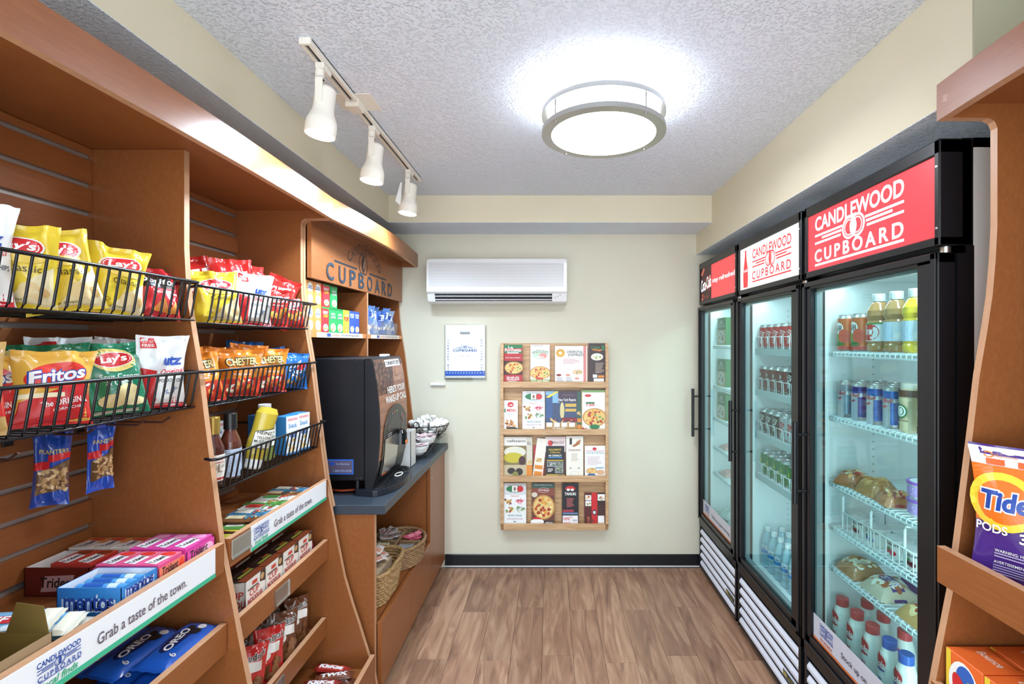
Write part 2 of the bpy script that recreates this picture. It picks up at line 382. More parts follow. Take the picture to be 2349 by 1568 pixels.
tg = MB(); tg.prism([(TX-.036, CEIL-.09), (TX-.028, CEIL-.09), (TX-.035, CEIL-.21), (TX-.062, CEIL-.185)], 'y', 2.512, 2.5128, M['white']); tg.build('paper_tag', s3)

# ------------------------------------------------------------------ left slatwall display unit
PROF = [(-1.30, 0), (-.70, 0), (-.725, .16), (-.75, .24), (-.79, .369), (-.82, .46), (-.851, .565), (-.878, .70), (-.902, .83), (-.929, .968), (-.945, 1.09), (-.961, 1.22), (-.976, 1.34), (-.99, 1.46), (-1.007, 1.56), (-1.019, 1.64), (-1.026, 1.72), (-1.03, 1.80), (-1.03, 2.0)]
ARM = [(-1.03, 2.022), (-1.024, 2.037), (-1.01, 2.044), (-.917, 2.045), (-.917, 2.118)]
def upright(parent, y0, y1, arm, sgn=1, dx=0, zmin=0, name='upright'):
    pr = [p for p in PROF if p[1] >= zmin-1e-6] if zmin else PROF[1:]
    if zmin: pr = [(-.905, zmin)]+[p for p in PROF if p[1] > zmin+.01]
    pl = [(-1.30, zmin)]+pr+(ARM if arm else [(-1.03, 2.076)])+[(-1.30, 2.118 if arm else 2.076)]
    pl = [(sgn*(p[0])+dx, p[1]) for p in pl]
    mb = MB(); n = len(pl)
    for k in range(n):
        a, b = pl[k], pl[(k+1) % n]; fr = 1 <= k < n-2
        mb.add([(a[0], y0, a[1]), (b[0], y0, b[1]), (b[0], y1, b[1]), (a[0], y1, a[1])], [(0, 1, 2, 3)], M['edge'] if fr else M['wood_z'])
    mb.add([(p[0], y0, p[1]) for p in pl], [list(range(n))], M['wood_z']); mb.add([(p[0], y1, p[1]) for p in pl], [list(range(n-1, -1, -1))], M['wood_z'])
    return mb.build(name, parent)
def header(parent, y0, y1, bow, xf, z0, z1, sgn=1, name='header_board', n=24, sweep=0):
    pts = []; f = lambda t: (xf+sgn*bow*math.sin(PI*t)-0)
    fr = [(f(i/n), y0+(y1-y0)*i/n) for i in range(n+1)]; bk = [(p[0]-sgn*.02, p[1]) for p in fr[::-1]]
    mb = MB(); mb.prism(fr+bk, 'z', z0, z1, M['wood_y'], cap=M['edge']); return mb.build(name, parent)
U = thing('slatwall_display_unit', 'tall maple slatwall snack display with two bays beside the coffee counter', 'display unit', (-1.1, 1.4, 0))
MB().box(-1.318, -1.301, .725, 2.05, 0, 2.095, M['alu']).build('back_panel', U)
for y0, y1, arm in ((.725, .743, 1), (1.385, 1.405, 0), (2.03, 2.049, 1)): upright(U, y0, y1, arm)
MB().box(-1.30, -.926, .725, 2.05, 2.077, 2.095, M['wood_y']).build('canopy', U)
header(U, .70, 2.0500, .013, -.905, 2.046, 2.134)
sl = {}
for ya, yb in ((.743, 1.385), (1.405, 2.03)):
    w = round(yb-ya, 3); sl[w] = MB().box(0, .0135, .001, w-.001, 0, .0650, M['wood_y'], .0012).mesh('slat')
    z = 2.077-.0665-.033; k = 0
    tp = MB().box(-1.3005, -1.287, ya+.001, yb-.001, z+.079, 2.076, M['wood_y'], .001).build('slat', U)
    while z > .90:
        o = bpy.data.objects.new('slat', sl[w]); COL.objects.link(o); o.parent = U; o.location = (-1.3005+1.1, ya-1.4, z); z -= .079
    MB().box(-1.3005, -1.287, ya+.001, yb-.001, .1, z+.06, M['wood_y']).build('lower_back', U)
def shelf(parent, ya, yb, xf, ztop, h, deck, tag_y=None, sgn=1, xb=-1.286):
    d = MB().box(xb, xf-sgn*.018, ya+.001, yb-.001, deck-.016, deck, M['wood_y']).build('shelf_deck', parent)
    mb = MB(); mb.box(xf-sgn*.018, xf, ya+.004, yb-.004, ztop-h, ztop-.0012, M['wood_y']); mb.box(xf-sgn*.018, xf, ya+.004, yb-.004, ztop-.0012, ztop, M['edge'])
    r = mb.build('shelf_rail', parent)
    if tag_y:
        a, b, z = tag_y
        mb = MB(); mb.box(xf, xf+sgn*.003, a, b, z-.026, z+.026, M['steel'], .001); mb.box(xf+sgn*.003, xf+sgn*.006, a, a+.004, z-.027, z+.027, M['steel']); mb.box(xf+sgn*.003, xf+sgn*.006, b-.004, b, z-.027, z+.027, M['steel']); mb.box(xf+sgn*.003, xf+sgn*.006, a, b, z-.029, z-.024, M['steel'])
        mb.build('label_holder', r)
    return r
XR = -.915
A1 = shelf(U, .743, 1.385, XR, .973, .081, .915); B1 = shelf(U, .743, 1.385, XR+.008, .748, .080, .69)
A2 = shelf(U, 1.405, 2.03, XR, .973, .081, .915); B2 = shelf(U, 1.405, 2.03, XR, .7245, .078, .675, (1.632, 1.722, .682))
C2 = shelf(U, 1.405, 2.03, XR-.008, .404, .074, .355, (1.61, 1.70, .365)); D2 = shelf(U, 1.405, 2.03, -.722, .2515, .17, .19)
C1 = shelf(U, .743, 1.385, XR, .404, .074, .355); D1 = shelf(U, .743, 1.385, -.722, .2515, .17, .15)
MB().box(XR, XR+.004, 1.41, 1.50, .914, .966, M['steel'], .0015).box(XR+.004, XR+.007, 1.41, 1.50, .912, .917, M['steel']).build('label_holder', A2)
def rail_sign(ya, yb, lc, tc, tw, lw):
    s = MB().box(XR+.0003, XR+.0018, ya, yb, .895, .9722, K('#e9eaec', .65)).build('shelf_sign', U); L = yb-ya; yc = (ya+yb)/2
    p = Pr(faceX(XR+.0018, yc, .895), L, .077, .00025)
    U_ = lambda y: (y-ya)/L
    p.R(0, 0, 1, .15, K('#3fb58d', .4), 1)
    logo(p, U_(lc), .62, lw/L, .52, K('#2d4f9e', .4)); p.T('local finds', U_(lc)-.0, .26, lw*.85/L, .17, K('#2fa777', .4), .02, .25)
    p.T('Grab a taste of the town.', U_(tc), .52, tw/L, .30, K('#6a5a66', .4), .008)
    p.build('sign_print', s)
rail_sign(.76, 1.342, .916, 1.113, .243, .082); rail_sign(1.502, 2.005, 1.555, 1.755, .258, .082)

# ------------------------------------------------------------------ coffee hutch, base cabinet, countertop
H = thing('coffee_hutch', 'maple wall hutch with carved name panel above the coffee machine', 'hutch', (-1.15, 2.7, .848))
upright(H, 2.052, 2.071, 1, zmin=.849, name='side_panel'); upright(H, 3.338, 3.357, 1, zmin=.849, name='side_panel')
MB().box(-1.30, -1.286, 2.071, 3.338, .849, 2.09, M['wood_y']).build('back_panel', H)
MB().box(-1.318, -1.30, 2.052, 3.357, .849, 2.118, M['wood_y']).build('wall_cleat', H)
MB().box(-1.286, -.926, 2.072, 3.337, 2.075, 2.092, M['wood_y']).build('canopy', H)
header(H, 2.0508, 3.358, .034, -.905, 2.046, 2.134)
MB().box(-1.286, -1.005, 2.697, 2.712, .849, 1.806, M['wood_z']).box(-1.005, -1.004, 2.697, 2.712, .849, 1.806, M['edge']).build('divider', H)
MB().box(-1.286, -1.012, 2.0715, 2.6965, 1.557, 1.578, M['wood_y']).build('shelf', H)
MB().box(-1.286, -1.012, 2.7125, 3.3375, 1.557, 1.578, M['wood_y']).build('shelf', H)
for a, b in ((2.075, 2.694), (2.715, 3.335)):
    s = MB().box(-1.012, -1.009, a, b, 1.556, 1.579, K('#f0e2d6', .4)).build('shelf_sign', H); L = b-a
    p = Pr(faceX(-1.009, (a+b)/2, 1.556), L, .023)
    for q in (a, b-.05): MB().box(-1.009, -1.0083, q, q+.05, 1.556, 1.579, K('#e08a4c', .4)).build('sign_band', s)
    MB().box(-1.009, -1.0083, a+.24*L, a+.3*L, 1.5605, 1.5755, K('#3d5ba6', .4)).build('logo_mark', s)
    p.T('for breakfast', .39, .5, .14, .4, K('#d8763c', .4)); p.T("We've got mornings covered.", .66, .5, .36, .62, K('#5b5560', .4), .004)
    p.build('sign_print', s)
sp = MB().box(-1.024, -1.006, 2.0715, 3.3375, 1.807, 2.0745, M['wood_y']).build('name_panel', H)
p = Pr(faceX(-1.006, 2.7, 1.807), 1.26, .267, .0003); dk = K('#2b2d33', .5); bl = K('#263646', .5)
def Y(y): return (y-2.07)/1.26
p.T('CANDLEWOOD', Y(2.68), .845, .40, .19, dk, -.006, arc=.30)
for a, b in ((2.29, 2.56), (2.735, 3.01)): p.R(Y(a), .385, Y(b), .42, dk, 1)
for d in (-.018, .022): p.E(Y(2.643+d), .535, .032, .2, dk, inner=.88, n=32)
p.E(Y(2.646), .54, .014, .135, dk, rot=.12)
for i in range(14):
    a = 2*PI*i/14; p.k -= 1; p.E(Y(2.646)+.017*math.cos(a), .54+.14*math.sin(a), .005, .006, dk, rot=a, n=6)
p.k += 1; p.E(Y(2.65), .53, .004, .09, M['edge'], rot=-.2)
for i, (c, y) in enumerate(zip('CUPBOARD', (2.245, 2.375, 2.50, 2.615, 2.735, 2.855, 2.97, 3.08))): p.T(c, Y(y), .195, .060, .30, bl, .012); p.k -= 1
p.build('carved_lettering', sp)

BC = thing('base_cabinet', 'low maple cabinet under the counter with an open cubby and drawer fronts', 'cabinet', (-1.0, 2.73, 0))
MB().box(-1.318, -.745, 2.085, 2.103, .0, .807, M['wood_z']).box(-.745, -.743, 2.085, 2.103, 0, .807, M['edge']).build('side_panel', BC)
MB().box(-1.318, -.745, 3.34, 3.358, .0, .807, M['wood_z']).build('side_panel', BC)
MB().box(-1.318, -.745, 2.93, 2.948, .346, .806, M['wood_z']).box(-.745, -.742, 2.93, 2.948, .346, .806, M['wood_z']).build('cubby_partition', BC)
MB().box(-1.318, -1.30, 2.103, 3.34, .07, .806, M['wood_y']).build('back_panel', BC)
MB().box(-1.30, -.745, 2.1035, 3.3395, .326, .345, M['wood_y']).build('cubby_floor', BC)
MB().box(-1.30, -.77, 2.1035, 3.3395, .0, .07, M['blackm']).build('toe_kick', BC)
MB().box(-.742, -.722, 2.106, 2.545, .055, .338, M['wood_y'], .0015).build('drawer_front', BC)
MB().box(-.742, -.722, 2.549, 2.952, .055, .338, M['wood_y'], .0015).build('drawer_front', BC)
dr = MB().box(-.742, -.722, 2.955, 3.355, .055, .8, M['wood_z'], .0015).build('door', BC)
MB().lathe([(.0, .0), (.006, 0), (.006, .004), (0, .004)], M['steel'], 12, (-.722, 2.985, .71), 'x').build('lock', dr)
CT = MB(); CT.box(-1.317, -.70, 2.078, 3.362, .8075, .8475, M['counter'], .002); tag(CT.build('countertop'), 'dark slate-blue laminate countertop under the coffee machine', 'countertop')

# ------------------------------------------------------------------ right display unit (laundry)
RU = thing('laundry_display_unit', 'maple display unit holding laundry products beside the nearest fridge', 'display unit', (1.1, .8, 0))
upright(RU, 1.120, 1.138, 1, -1, -.014); upright(RU, .470, .488, 1, -1, -.014)
MB().box(1.27, 1.289, .47, 1.138, 0, 2.118, M['wood_y']).build('back_panel', RU)
MB().box(.892, 1.27, .488, 1.12, 2.077, 2.095, M['wood_y']).build('canopy', RU)
header(RU, .45, 1.142, .02, .895, 2.046, 2.130, -1)
def rshelf(xf, zt, h, deck):
    MB().box(xf+.018, 1.269, .489, 1.119, deck-.016, deck, M['wood_y']).build('shelf_deck', RU)
    MB().box(xf, xf+.018, .484, 1.124, zt-h, zt-.0012, M['wood_y']).box(xf, xf+.018, .484, 1.124, zt-.0012, zt, M['edge']).build('shelf_rail', RU)
rshelf(.882, 1.071, .082, 1.01); rshelf(.868, .765, .08, .70); rshelf(.82, .45, .08, .39)

# ------------------------------------------------------------------ glass-door fridges
def wire_shelf(xf, xb, ya, yb, z, m, beads=True):
    mb = MB(); n = int((yb-ya)/.024)
    for i in range(n+1):
        y = ya+.006+(yb-ya-.012)*i/n
        mb.tube([(xf-.004, y, z-.016), (xf-.005, y, z-.004), (xf, y, z-.001), (xb, y, z-.001)], .0024, m, 5)
    mb.tube([(xf-.001, ya, z-.006), (xf-.001, yb, z-.006)], .004, m, 6); mb.tube([(xf-.001, ya, z-.018), (xf-.001, yb, z-.018)], .004, m, 6)
    for x in (xf+.14, xf+.3, xb): mb.tube([(x, ya, z-.005), (x, yb, z-.005)], .003, m, 5)
    return mb
FR = {}
def fridge(nm, label, y0, y1, sign, shelves, lanes, sticker):
    f = thing('display_fridge', label, 'fridge', (1.35, (y0+y1)/2, 0), group='glass-door fridges along the right wall')
    FR[nm] = f; bk, w = M['black'], M['liner']; out = K('#efeee9', .45)
    mb = MB()
    for a, b in ((y0, y0+.028), (y1-.028, y1)): mb.box(1.088, 1.72, a, b, .03, 2.06, out)
    mb.box(1.70, 1.72, y0, y1, .03, 2.06, out); mb.box(1.088, 1.72, y0, y1, 2.035, 2.06, out); mb.box(1.05, 1.72, y0, y1, .03, .345, M['blackm'])
    mb.build('cabinet', f)
    mb = MB(); a, b = y0+.028, y1-.028
    mb.box(1.066, 1.70, a, a+.004, .37, 1.765, w); mb.box(1.066, 1.70, b-.004, b, .37, 1.765, w); mb.box(1.695, 1.70, a, b, .37, 1.765, w); mb.box(1.066, 1.70, a, b, 1.765, 1.785, w); mb.box(1.066, 1.70, a, b, .348, .372, w)
    mb.build('liner', f)
    mb = MB()
    for yy in (y1-.16, y0+.16):
        for k in range(44): mb.box(1.25, 1.256, *( (b-.0045, b-.0040) if yy > (y0+y1)/2 else (a+.004, a+.0045) ), .45+.029*k, .456+.029*k, K('#9fb0b4', .5))
    mb.build('shelf_standard', f)
    mb = MB(); mb.box(1.046, 1.088, y0, y0+.03, .346, 1.783, bk); mb.box(1.046, 1.088, y1-.03, y1, .346, 1.783, bk); mb.box(1.046, 1.066, y0, y1, 1.764, 1.783, bk); mb.box(1.046, 1.066, y0, y1, .346, .372, bk); mb.build('face_frame', f)
    # sign box
    mb = MB(); zt, zb = 2.06, 1.783; yi, yo = y0+.022, y1-.022
    mb.box(1.0, 1.087, y0+.002, y1-.002, 2.02, zt, bk, .004); mb.box(1.0, 1.087, y0+.002, y1-.002, zb, zb+.025, bk, .003)
    for a_, b_ in ((y0+.002, yi), (yo, y1-.002)): mb.box(1.0, 1.087, a_, b_, zb, zt, bk, .004)
    mb.box(1.06, 1.087, y0+.002, y1-.002, zb, zt, bk); sb = mb.build('sign_housing', f)
    pn = MB().box(1.006, 1.012, yi, yo, zb+.022, 2.022, K(sign['base'], .3, emit=SIGN_E*sign.get('e', 1))).build('backlit_sign', f)
    p = Pr(faceX(1.006, (y0+y1)/2, zb+.022, -1), yo-yi, 2.0+.022-zb-.022, .0003); sign['fn'](p); p.build('sign_print', pn)
    for yy, zz in ((y0+.012, 1.99), (y0+.012, 1.83)): MB().lathe([(0, -.0015), (.003, -.0015), (.004, 0)], M['steel'], 8, (1.0, yy, zz), 'x').build('screw', sb)
    MB().lathe([(0, 0), (.012, 0), (.012, .016), (0, .016)], M['steel'], 12, (1.03, y0+.02, 1.767)).build('hinge', f)
    # door
    d0, d1, gz0, gz1 = y0+.004, y1-.004, .402, 1.738; ga, gb = y0+.078, y1-.05
    mb = MB(); mb.box(.998, 1.044, d0, d1, gz1, 1.766, bk, .003); mb.box(.998, 1.044, d0, d1, .358, gz0, bk, .003); mb.box(.998, 1.044, d0, ga, .358, 1.766, bk, .003); mb.box(.998, 1.044, gb, d1, .358, 1.766, bk, .003)
    mb.box(.990, .998, d0, d1, 1.748, 1.766, bk, .002); mb.box(.990, .998, d0, d1, .358, .376, bk, .002); mb.box(.990, .998, d0, d0+.018, .358, 1.766, bk, .002); mb.box(.990, .998, d1-.018, d1, .358, 1.766, bk, .002)
    dr = mb.build('door_frame', f)
    gl = MB().box(1.012, 1.017, ga-.004, gb+.004, gz0-.004, gz1+.004, M['glass']).build('glass_pane', f)
    mb = MB(); gk = K('#8d989b', .4)
    for (q, r) in ((ga, ga+.012), (gb-.012, gb)): mb.box(1.018, 1.04, q, r, gz0, gz1, gk)
    mb.box(1.018, 1.04, ga, gb, gz0, gz0+.01, gk); mb.box(1.018, 1.04, ga, gb, gz1-.01, gz1, gk); mb.build('glazing_spacer', dr)
    hy = y1-.032; hz0, hz1 = .908, 1.226
    h = MB().tube([(.948, hy, hz0), (.948, hy, hz1)], .0095, bk, 12).build('handle', f)
    for z in (hz0+.05, hz1-.05): MB().tube([(.948, hy, z), (.992, hy, z)], .0055, bk, 8).build('standoff', h)
    if sticker:
        s = MB().box(1.0105, 1.012, ga+.002, gb-.002, gz0+.003, gz0+.095, K('#c9cbd6', .35)).build('door_sticker', f)
        L = gb-ga-.004; p = Pr(faceX(1.0105, (ga+gb)/2, gz0+.003, -1), L, .092)
        p.R(0, 0, 1, .10, K('#d9743a', .4), 1); logo(p, .16, .62, .16, .5, K('#2d4f9e', .4)); p.T('for breakfast', .16, .24, .14, .14, K('#d9602e', .4))
        p.T('Stock up on good mornings.', .63, .45, .60, .28, K('#4b4653', .4), .006); p.build('sticker_print', s)
    # lower grille
    g = MB().box(1.02, 1.05, y0+.01, y1-.01, .03, .352, M['blackm']).box(1.0, 1.05, y0+.004, y0+.022, .03, .35, bk, .002).box(1.0, 1.05, y1-.022, y1-.004, .03, .35, bk, .002).box(.998, 1.05, y0+.004, y1-.004, .315, .352, bk, .002).box(1.0, 1.05, y0+.004, y1-.004, .03, .045, bk).build('grille_frame', f)
    ws = K('#dcdfea', .4)
    for k in range(5):
        z = .272-.052*k; mb = MB(); mb.prism([(1.0, z+.004), (1.0, z-.008), (1.018, z-.034), (1.022, z-.034), (1.022, z-.028), (1.006, z-.004), (1.014, z+.016), (1.010, z+.018)], 'y', y0+.023, y1-.023, ws); mb.build('grille_slat', f)
    pl = MB().box(.9985, 1.0, y0+.03, y0+.15, .112, .136, K('#2a2a26', .4)).build('rating_plate', f)
    p = Pr(faceX(.9985, y0+.09, .112, -1), .12, .024); p.R(.03, .15, .3, .85, K('#a8a05c', .4), 1); p.T('LITTLE', .62, .5, .5, .6, K('#a8a05c', .4)); p.build('plate_print', pl)
    for (x, y) in ((1.12, y0+.06), (1.12, y1-.06), (1.66, y0+.06), (1.66, y1-.06)): MB().tube([(x, y, 0), (x, y, .032)], .018, M['blackm'], 10).build('foot', f)
    for z in shelves:
        a, b = y0+.034, y1-.034
        if lanes and z > .8:
            s = wire_shelf(1.086, 1.68, a, b, z, K('#e3eef0', .4), False).build('wire_shelf', f)
            MB().box(1.078, 1.082, a, b, z-.03, z+.002, K('#cfd9dc', .4)).build('price_rail', s)
            mb = MB()
            for k in range(8):
                y = y1-.075-k*.0745
                if y-.03 < a: break
                mb.tube([(1.083, y+.028, z), (1.081, y+.03, z+.06), (1.081, y-.03, z+.06), (1.083, y-.028, z)], .0022, K('#e8f0f2', .35), 5)
            mb.build('can_guard', s)
        else: wire_shelf(1.086, 1.68, a, b, z, K('#e3eef0', .4)).build('wire_shelf', f)
    for (x, y, rz, e) in ((1.068, y0+.04, -PI/2+.6, 1.0),):
        ld = bpy.data.lights.new('fridge_light', 'AREA'); ld.shape = 'RECTANGLE'; ld.size = .02; ld.size_y = 1.3; ld.energy = FRIDGE_W*e; ld.color = (.88, .97, 1)
        lo = bpy.data.objects.new('fridge_light', ld); COL.objects.link(lo); lo.location = (x-1.35, y-(y0+y1)/2, 1.07); lo.rotation_euler = (PI/2, 0, rz); lo.parent = f
    ld = bpy.data.lights.new('fridge_top_light', 'AREA'); ld.shape = 'RECTANGLE'; ld.size = .03; ld.size_y = y1-y0-.1; ld.energy = FRIDGE_W*.35; ld.color = (.86, .97, 1)
    lo = bpy.data.objects.new('fridge_top_light', ld); COL.objects.link(lo); lo.location = (1.1-1.35, 0, 1.762); lo.parent = f
    return f
WH = K('#f4f8fa', .35, emit=.9); RD = K('#d8363a', .35, emit=.5)
def sg3(p): logo(p, .45, .50, .74, .90, WH)
def sg2(p):
    logo(p, .57, .50, .64, .80, RD)
    for a, b, c, d in ((.06, .22, .40, .40), ): pass
    k = p.k; bt = [(.05, .045), (.26, .05), (.45, .048), (.55, .04), (.70, .022), (.85, .014), (.93, .016)]
    for (v0, r0), (v1, r1) in zip(bt, bt[1:]): p.k = k; p.Q([(.115-r0, v0), (.115+r0, v0), (.115+r1, v1), (.115-r1, v1)], RD, 1)
    p.T('Coca-Cola', .115, .45, .08, .07, WH, .005, .3)
def sg1(p):
    p.R(0, 0, .34, 1, K('#3a1416', .4, emit=.2), 2)
    rg = random.Random(3)
    for i in range(26): p.k = 1+rg.random(); p.E(rg.uniform(.03, .31), rg.uniform(.05, .95), .03, .05, K(rg.choice(['#8a2a22', '#c24a38', '#5a1c18', '#e07a5a']), .4, emit=.25), n=8)
    p.k = 3; p.T('Coca-Cola', .17, .5, .33, .36, WH, .01, .3, rot=.1); p.T('stay refreshed', .68, .5, .60, .17, WH, .006)
fridge('f3', 'glass-door fridge nearest the camera with a red backlit sign', 1.265, 1.945, dict(base='#e23a42', e=.62, fn=sg3), (1.50, 1.252, 1.0, .832, .675), False, True)
fridge('f2', 'middle glass-door fridge with a white backlit sign and soda cans', 1.967, 2.632, dict(base='#f0f6f4', e=.85, fn=sg2), (1.50, 1.287, 1.065, .853), True, False)
fridge('f1', 'farthest glass-door fridge by the back wall with a small red sign', 2.654, 3.314, dict(base='#e0454a', e=.62, fn=sg1), (1.515, 1.25, 1.04, .85, .68), False, True)

# ------------------------------------------------------------------ drinks and food in the fridges
RZ = -PI/2
def can(name, label, col, r, h, loc, fn, lid='#c9ccd0', group=None):
    mb = MB(); mb.lathe([(0, .001), (r*.75, .001), (r*.8, 0), (r, .012), (r, h-.014), (r*.86, h-.003), (r*.86, h)], K(col, .28, .25), 20, mats=[M['alu'], M['alu'], M['alu'], K(col, .28, .25), M['alu'], M['alu']])
    o = place(mb, name, label, 'can', loc, (0, 0, RZ), group)
    ob = bpy.data.objects.new('can_lid', MB().lathe([(r*.86, h), (r*.8, h), (r*.78, h-.004), (0, h-.004)], K(lid, .3, .9), 20).mesh('can_lid')); COL.objects.link(ob); ob.parent = o
    p = Pr(cyl(r), 2*PI*r, h); fn(p); label_on(o, p); return o
def rows(o, fr, shelf, n, y0, dy, z, xs, kind, start=0):
    names = ['front', 'second', 'third', 'fourth']
    for r, x in enumerate(xs):
        for i in range(n):
            if r == 0 and i < 1 and start == 0: continue
            dup(o, (x, y0-dy*i, z), None, f'{kind}, {names[r]} row, {shelf} of {fr}, {ORD[i]} from far side')
MF = 'middle fridge'
# red cola
WT = K('#f4f4f2', .4)
def d_cola(p): p.T('Coca-Cola', .5, .5, .30, .34, WT, .01, .3, rot=1.2); p.R(.05, .1, .2, .8, K('#b01c22', .35)); 
c = can('cola_can', 'bright red soda can, front row, top shelf of middle fridge, first from far side', '#d3272d', .033, .122, (1.121, 2.559, 1.502), d_cola, group='red cola cans on the top shelf of the middle fridge')
rows(c, MF, 'top shelf', 5, 2.559, .0745, 1.502, (1.121, 1.192), 'bright red soda can')
def d_dp(p): p.E(.5, .55, .12, .2, K('#5a1620', .4)); p.T('DR', .5, .66, .1, .13, WT); p.T('Pepper', .5, .5, .2, .14, WT, .01, .2); p.R(0, .0, 1, .1, K('#3c0d14', .4))
def d_zero(p): p.R(.0, .1, 1, .42, K('#c8202a', .4)); p.T('Coca-Cola', .5, .55, .3, .3, WT, .01, .3, rot=1.2)
def d_silver(p): p.T('Coke', .5, .55, .26, .3, K('#c8202a', .4), .02, .3, rot=1.2); p.R(0, .05, 1, .12, K('#c8202a', .4))
def d_lime(p): p.R(0, .55, 1, .8, K('#2c5fb4', .35)); p.E(.42, .6, .1, .12, K('#e8d84c', .4)); p.T('Sprite', .5, .38, .3, .26, WT, .01, .2, rot=.3); p.R(0, .05, 1, .15, K('#1c5f30', .35))
def mix(kinds, shelf, z, y0, n, xs):
    mk = {}; names = ['front', 'second', 'third']
    for r, x in enumerate(xs):
        for i in range(n):
            k = kinds[(i+r) % len(kinds)]; nm, adj, col, fn = k; loc = (x, y0-.0745*i, z+.002)
            lab = f'{adj}, {names[r]} row, {shelf} of middle fridge, {ORD[i]} from far side'
            if nm not in mk: mk[nm] = can(nm, lab, col, .033, .122, loc, fn, group=f'soda cans on the {shelf} of the middle fridge')
            else: dup(mk[nm], loc, None, lab)
DP = ('dark_red_soda_can', 'maroon soda can', '#7c1c28', d_dp); DZ = ('black_soda_can', 'black soda can', '#202024', d_zero); DS = ('silver_soda_can', 'silver soda can', '#c6c8cc', d_silver); DL = ('green_soda_can', 'green lemon soda can', '#2f8a4a', d_lime)
mix([DP, DP, DP, DP, DZ], 'second shelf', 1.287, 2.559, 6, (1.121, 1.192, 1.263)); mix([DZ, DZ, DZ, DS, DS], 'third shelf', 1.065, 2.559, 6, (1.121, 1.192)); mix([DL], 'fourth shelf', .853, 2.545, 5, (1.121, 1.192))
# water bottles
def bottle(name, label, prof, m, capc, capr, caph, loc, fn=None, lab_r=None, lab_h=None, lab_z=0, cat='bottle', group=None, inner=None, n=20, rot=(0, 0, RZ), cm=None):
    o = place(MB().lathe(prof, m, n), name, label, cat, loc, rot, group); zt = prof[-1][1]
    ob = bpy.data.objects.new('cap', MB().lathe([(capr, zt-caph*.35), (capr, zt+caph*.6), (capr*.93, zt+caph*.65), (0, zt+caph*.65)], cm or K(capc, .35), 18).mesh('cap')); COL.objects.link(ob); ob.parent = o
    if inner:
        ob = bpy.data.objects.new('drink', MB().lathe(inner[0], inner[1], 16).mesh('drink')); COL.objects.link(ob); ob.parent = o
    if fn:
        s = cyl(lab_r); p = Pr(lambda x, z: s(x, z+lab_z), 2*PI*lab_r, lab_h); fn(p); label_on(o, p)
    return o
def d_water(p): p.R(0, 0, 1, 1, K('#dfeaf0', .4), 24); p.R(0, .1, 1, .5, K('#3d8fd0', .4), 24); p.T('Pure Life', .5, .72, .25, .3, K('#2a4f9a', .4))
PW = [(0, .001), (.026, .001), (.031, .006), (.029, .03), (.031, .045), (.029, .06), (.031, .075), (.031, .11), (.03, .13), (.022, .16), (.013, .178), (.012, .19)]
k = 0; wb = None
for r, x in enumerate((1.13, 1.2, 1.27)):
    for i in range(6):
        loc = (x, 2.56-.072*i-(.01 if r % 2 else 0), .3725); lab = f'clear water bottle, {["front", "second", "third"][r]} row, floor of middle fridge, {ORD[i]} from far side'
        if wb is None: wb = bottle('water_bottle', lab, PW, M['pet'], '#eef2f4', .0145, .02, loc, d_water, .0315, .045, .07, group='water bottles at the bottom of the middle fridge')
        else: dup(wb, loc, None, lab)
# near fridge: top shelf
NF = 'nearest fridge'
def d_veg(p): p.E(.5, .62, .1, .17, WT); p.T('V8', .5, .62, .14, .18, K('#1c1c1c', .4), .02); p.E(.42, .32, .12, .2, K('#4f9a3c', .4), rot=.5); p.E(.6, .4, .1, .2, K('#e0563c', .4)); p.R(0, .04, 1, .12, K('#d03a2c', .4), 20); p.E(.5, .2, .12, .06, K('#1f7a3c', .4))
v8 = can('vegetable_juice_can', 'orange and red vegetable juice can, leftmost on the top shelf of the nearest fridge', '#dd7440', .033, .135, (1.122, 1.862, 1.502), d_veg, group='vegetable juice cans in the nearest fridge')
dup(v8, (1.122, 1.775, 1.502), None, 'orange and red vegetable juice can beside the apple juice bottle in the nearest fridge')
dup(v8, (1.20, 1.85, 1.502), None, 'orange and red vegetable juice can in the second row behind the leftmost one'); dup(v8, (1.20, 1.77, 1.502), None, 'orange and red vegetable juice can in the second row nearer the juice bottles')
PJ = [(0, .001), (.03, .001), (.036, .008), (.036, .022), (.033, .028), (.036, .034), (.036, .1), (.032, .106), (.037, .122), (.035, .14), (.022, .165), (.016, .172), (.016, .18)]
def liq(col): return K(col, .15, coat=.4)
def d_apple(p): p.R(0, 0, 1, 1, K('#e9eef2', .4), 24); p.E(.5, .5, .16, .48, K('#d0342c', .4)); p.T('Tropicana', .5, .6, .26, .2, WT); p.T('APPLE JUICE', .5, .38, .2, .1, WT); p.R(0, .92, 1, 1, K('#3f9a4a', .4), 24)
def d_back(p): p.R(0, 0, 1, 1, K('#dbe6f0', .4), 24); p.R(.3, .0, .6, 1, K('#b9d0e6', .4), 8); p.lines(.36, .15, .6, .9, 9, K('#7b8fa8', .5)); p.R(.62, .1, .7, .45, K('#f4f4f4', .4)); p.R(.1, .1, .25, .9, K('#c8504a', .4))
def juice(lab, y, col, fn, x=1.122): return bottle('juice_bottle', lab, PJ, liq(col), '#e6eef2', .0195, .026, (x, y, 1.502), fn, .0367, .062, .036, group='juice bottles on the top shelf of the nearest fridge')
juice('amber apple juice bottle with a red apple label, beside the vegetable juice cans', 1.683, '#b58a5a', d_apple); juice('amber juice bottle showing its pale back label, between the apple and yellow juices', 1.597, '#b08a5c', d_back)
yj = juice('yellow juice bottle with pale blue back label, top shelf of nearest fridge', 1.512, '#e8c844', d_back); dup(yj, (1.122, 1.43, 1.502), None, 'yellow juice bottle half hidden by the door frame of the nearest fridge')
dup(yj, (1.21, 1.48, 1.502), None, 'yellow juice bottle standing behind the front row on the top shelf'); 
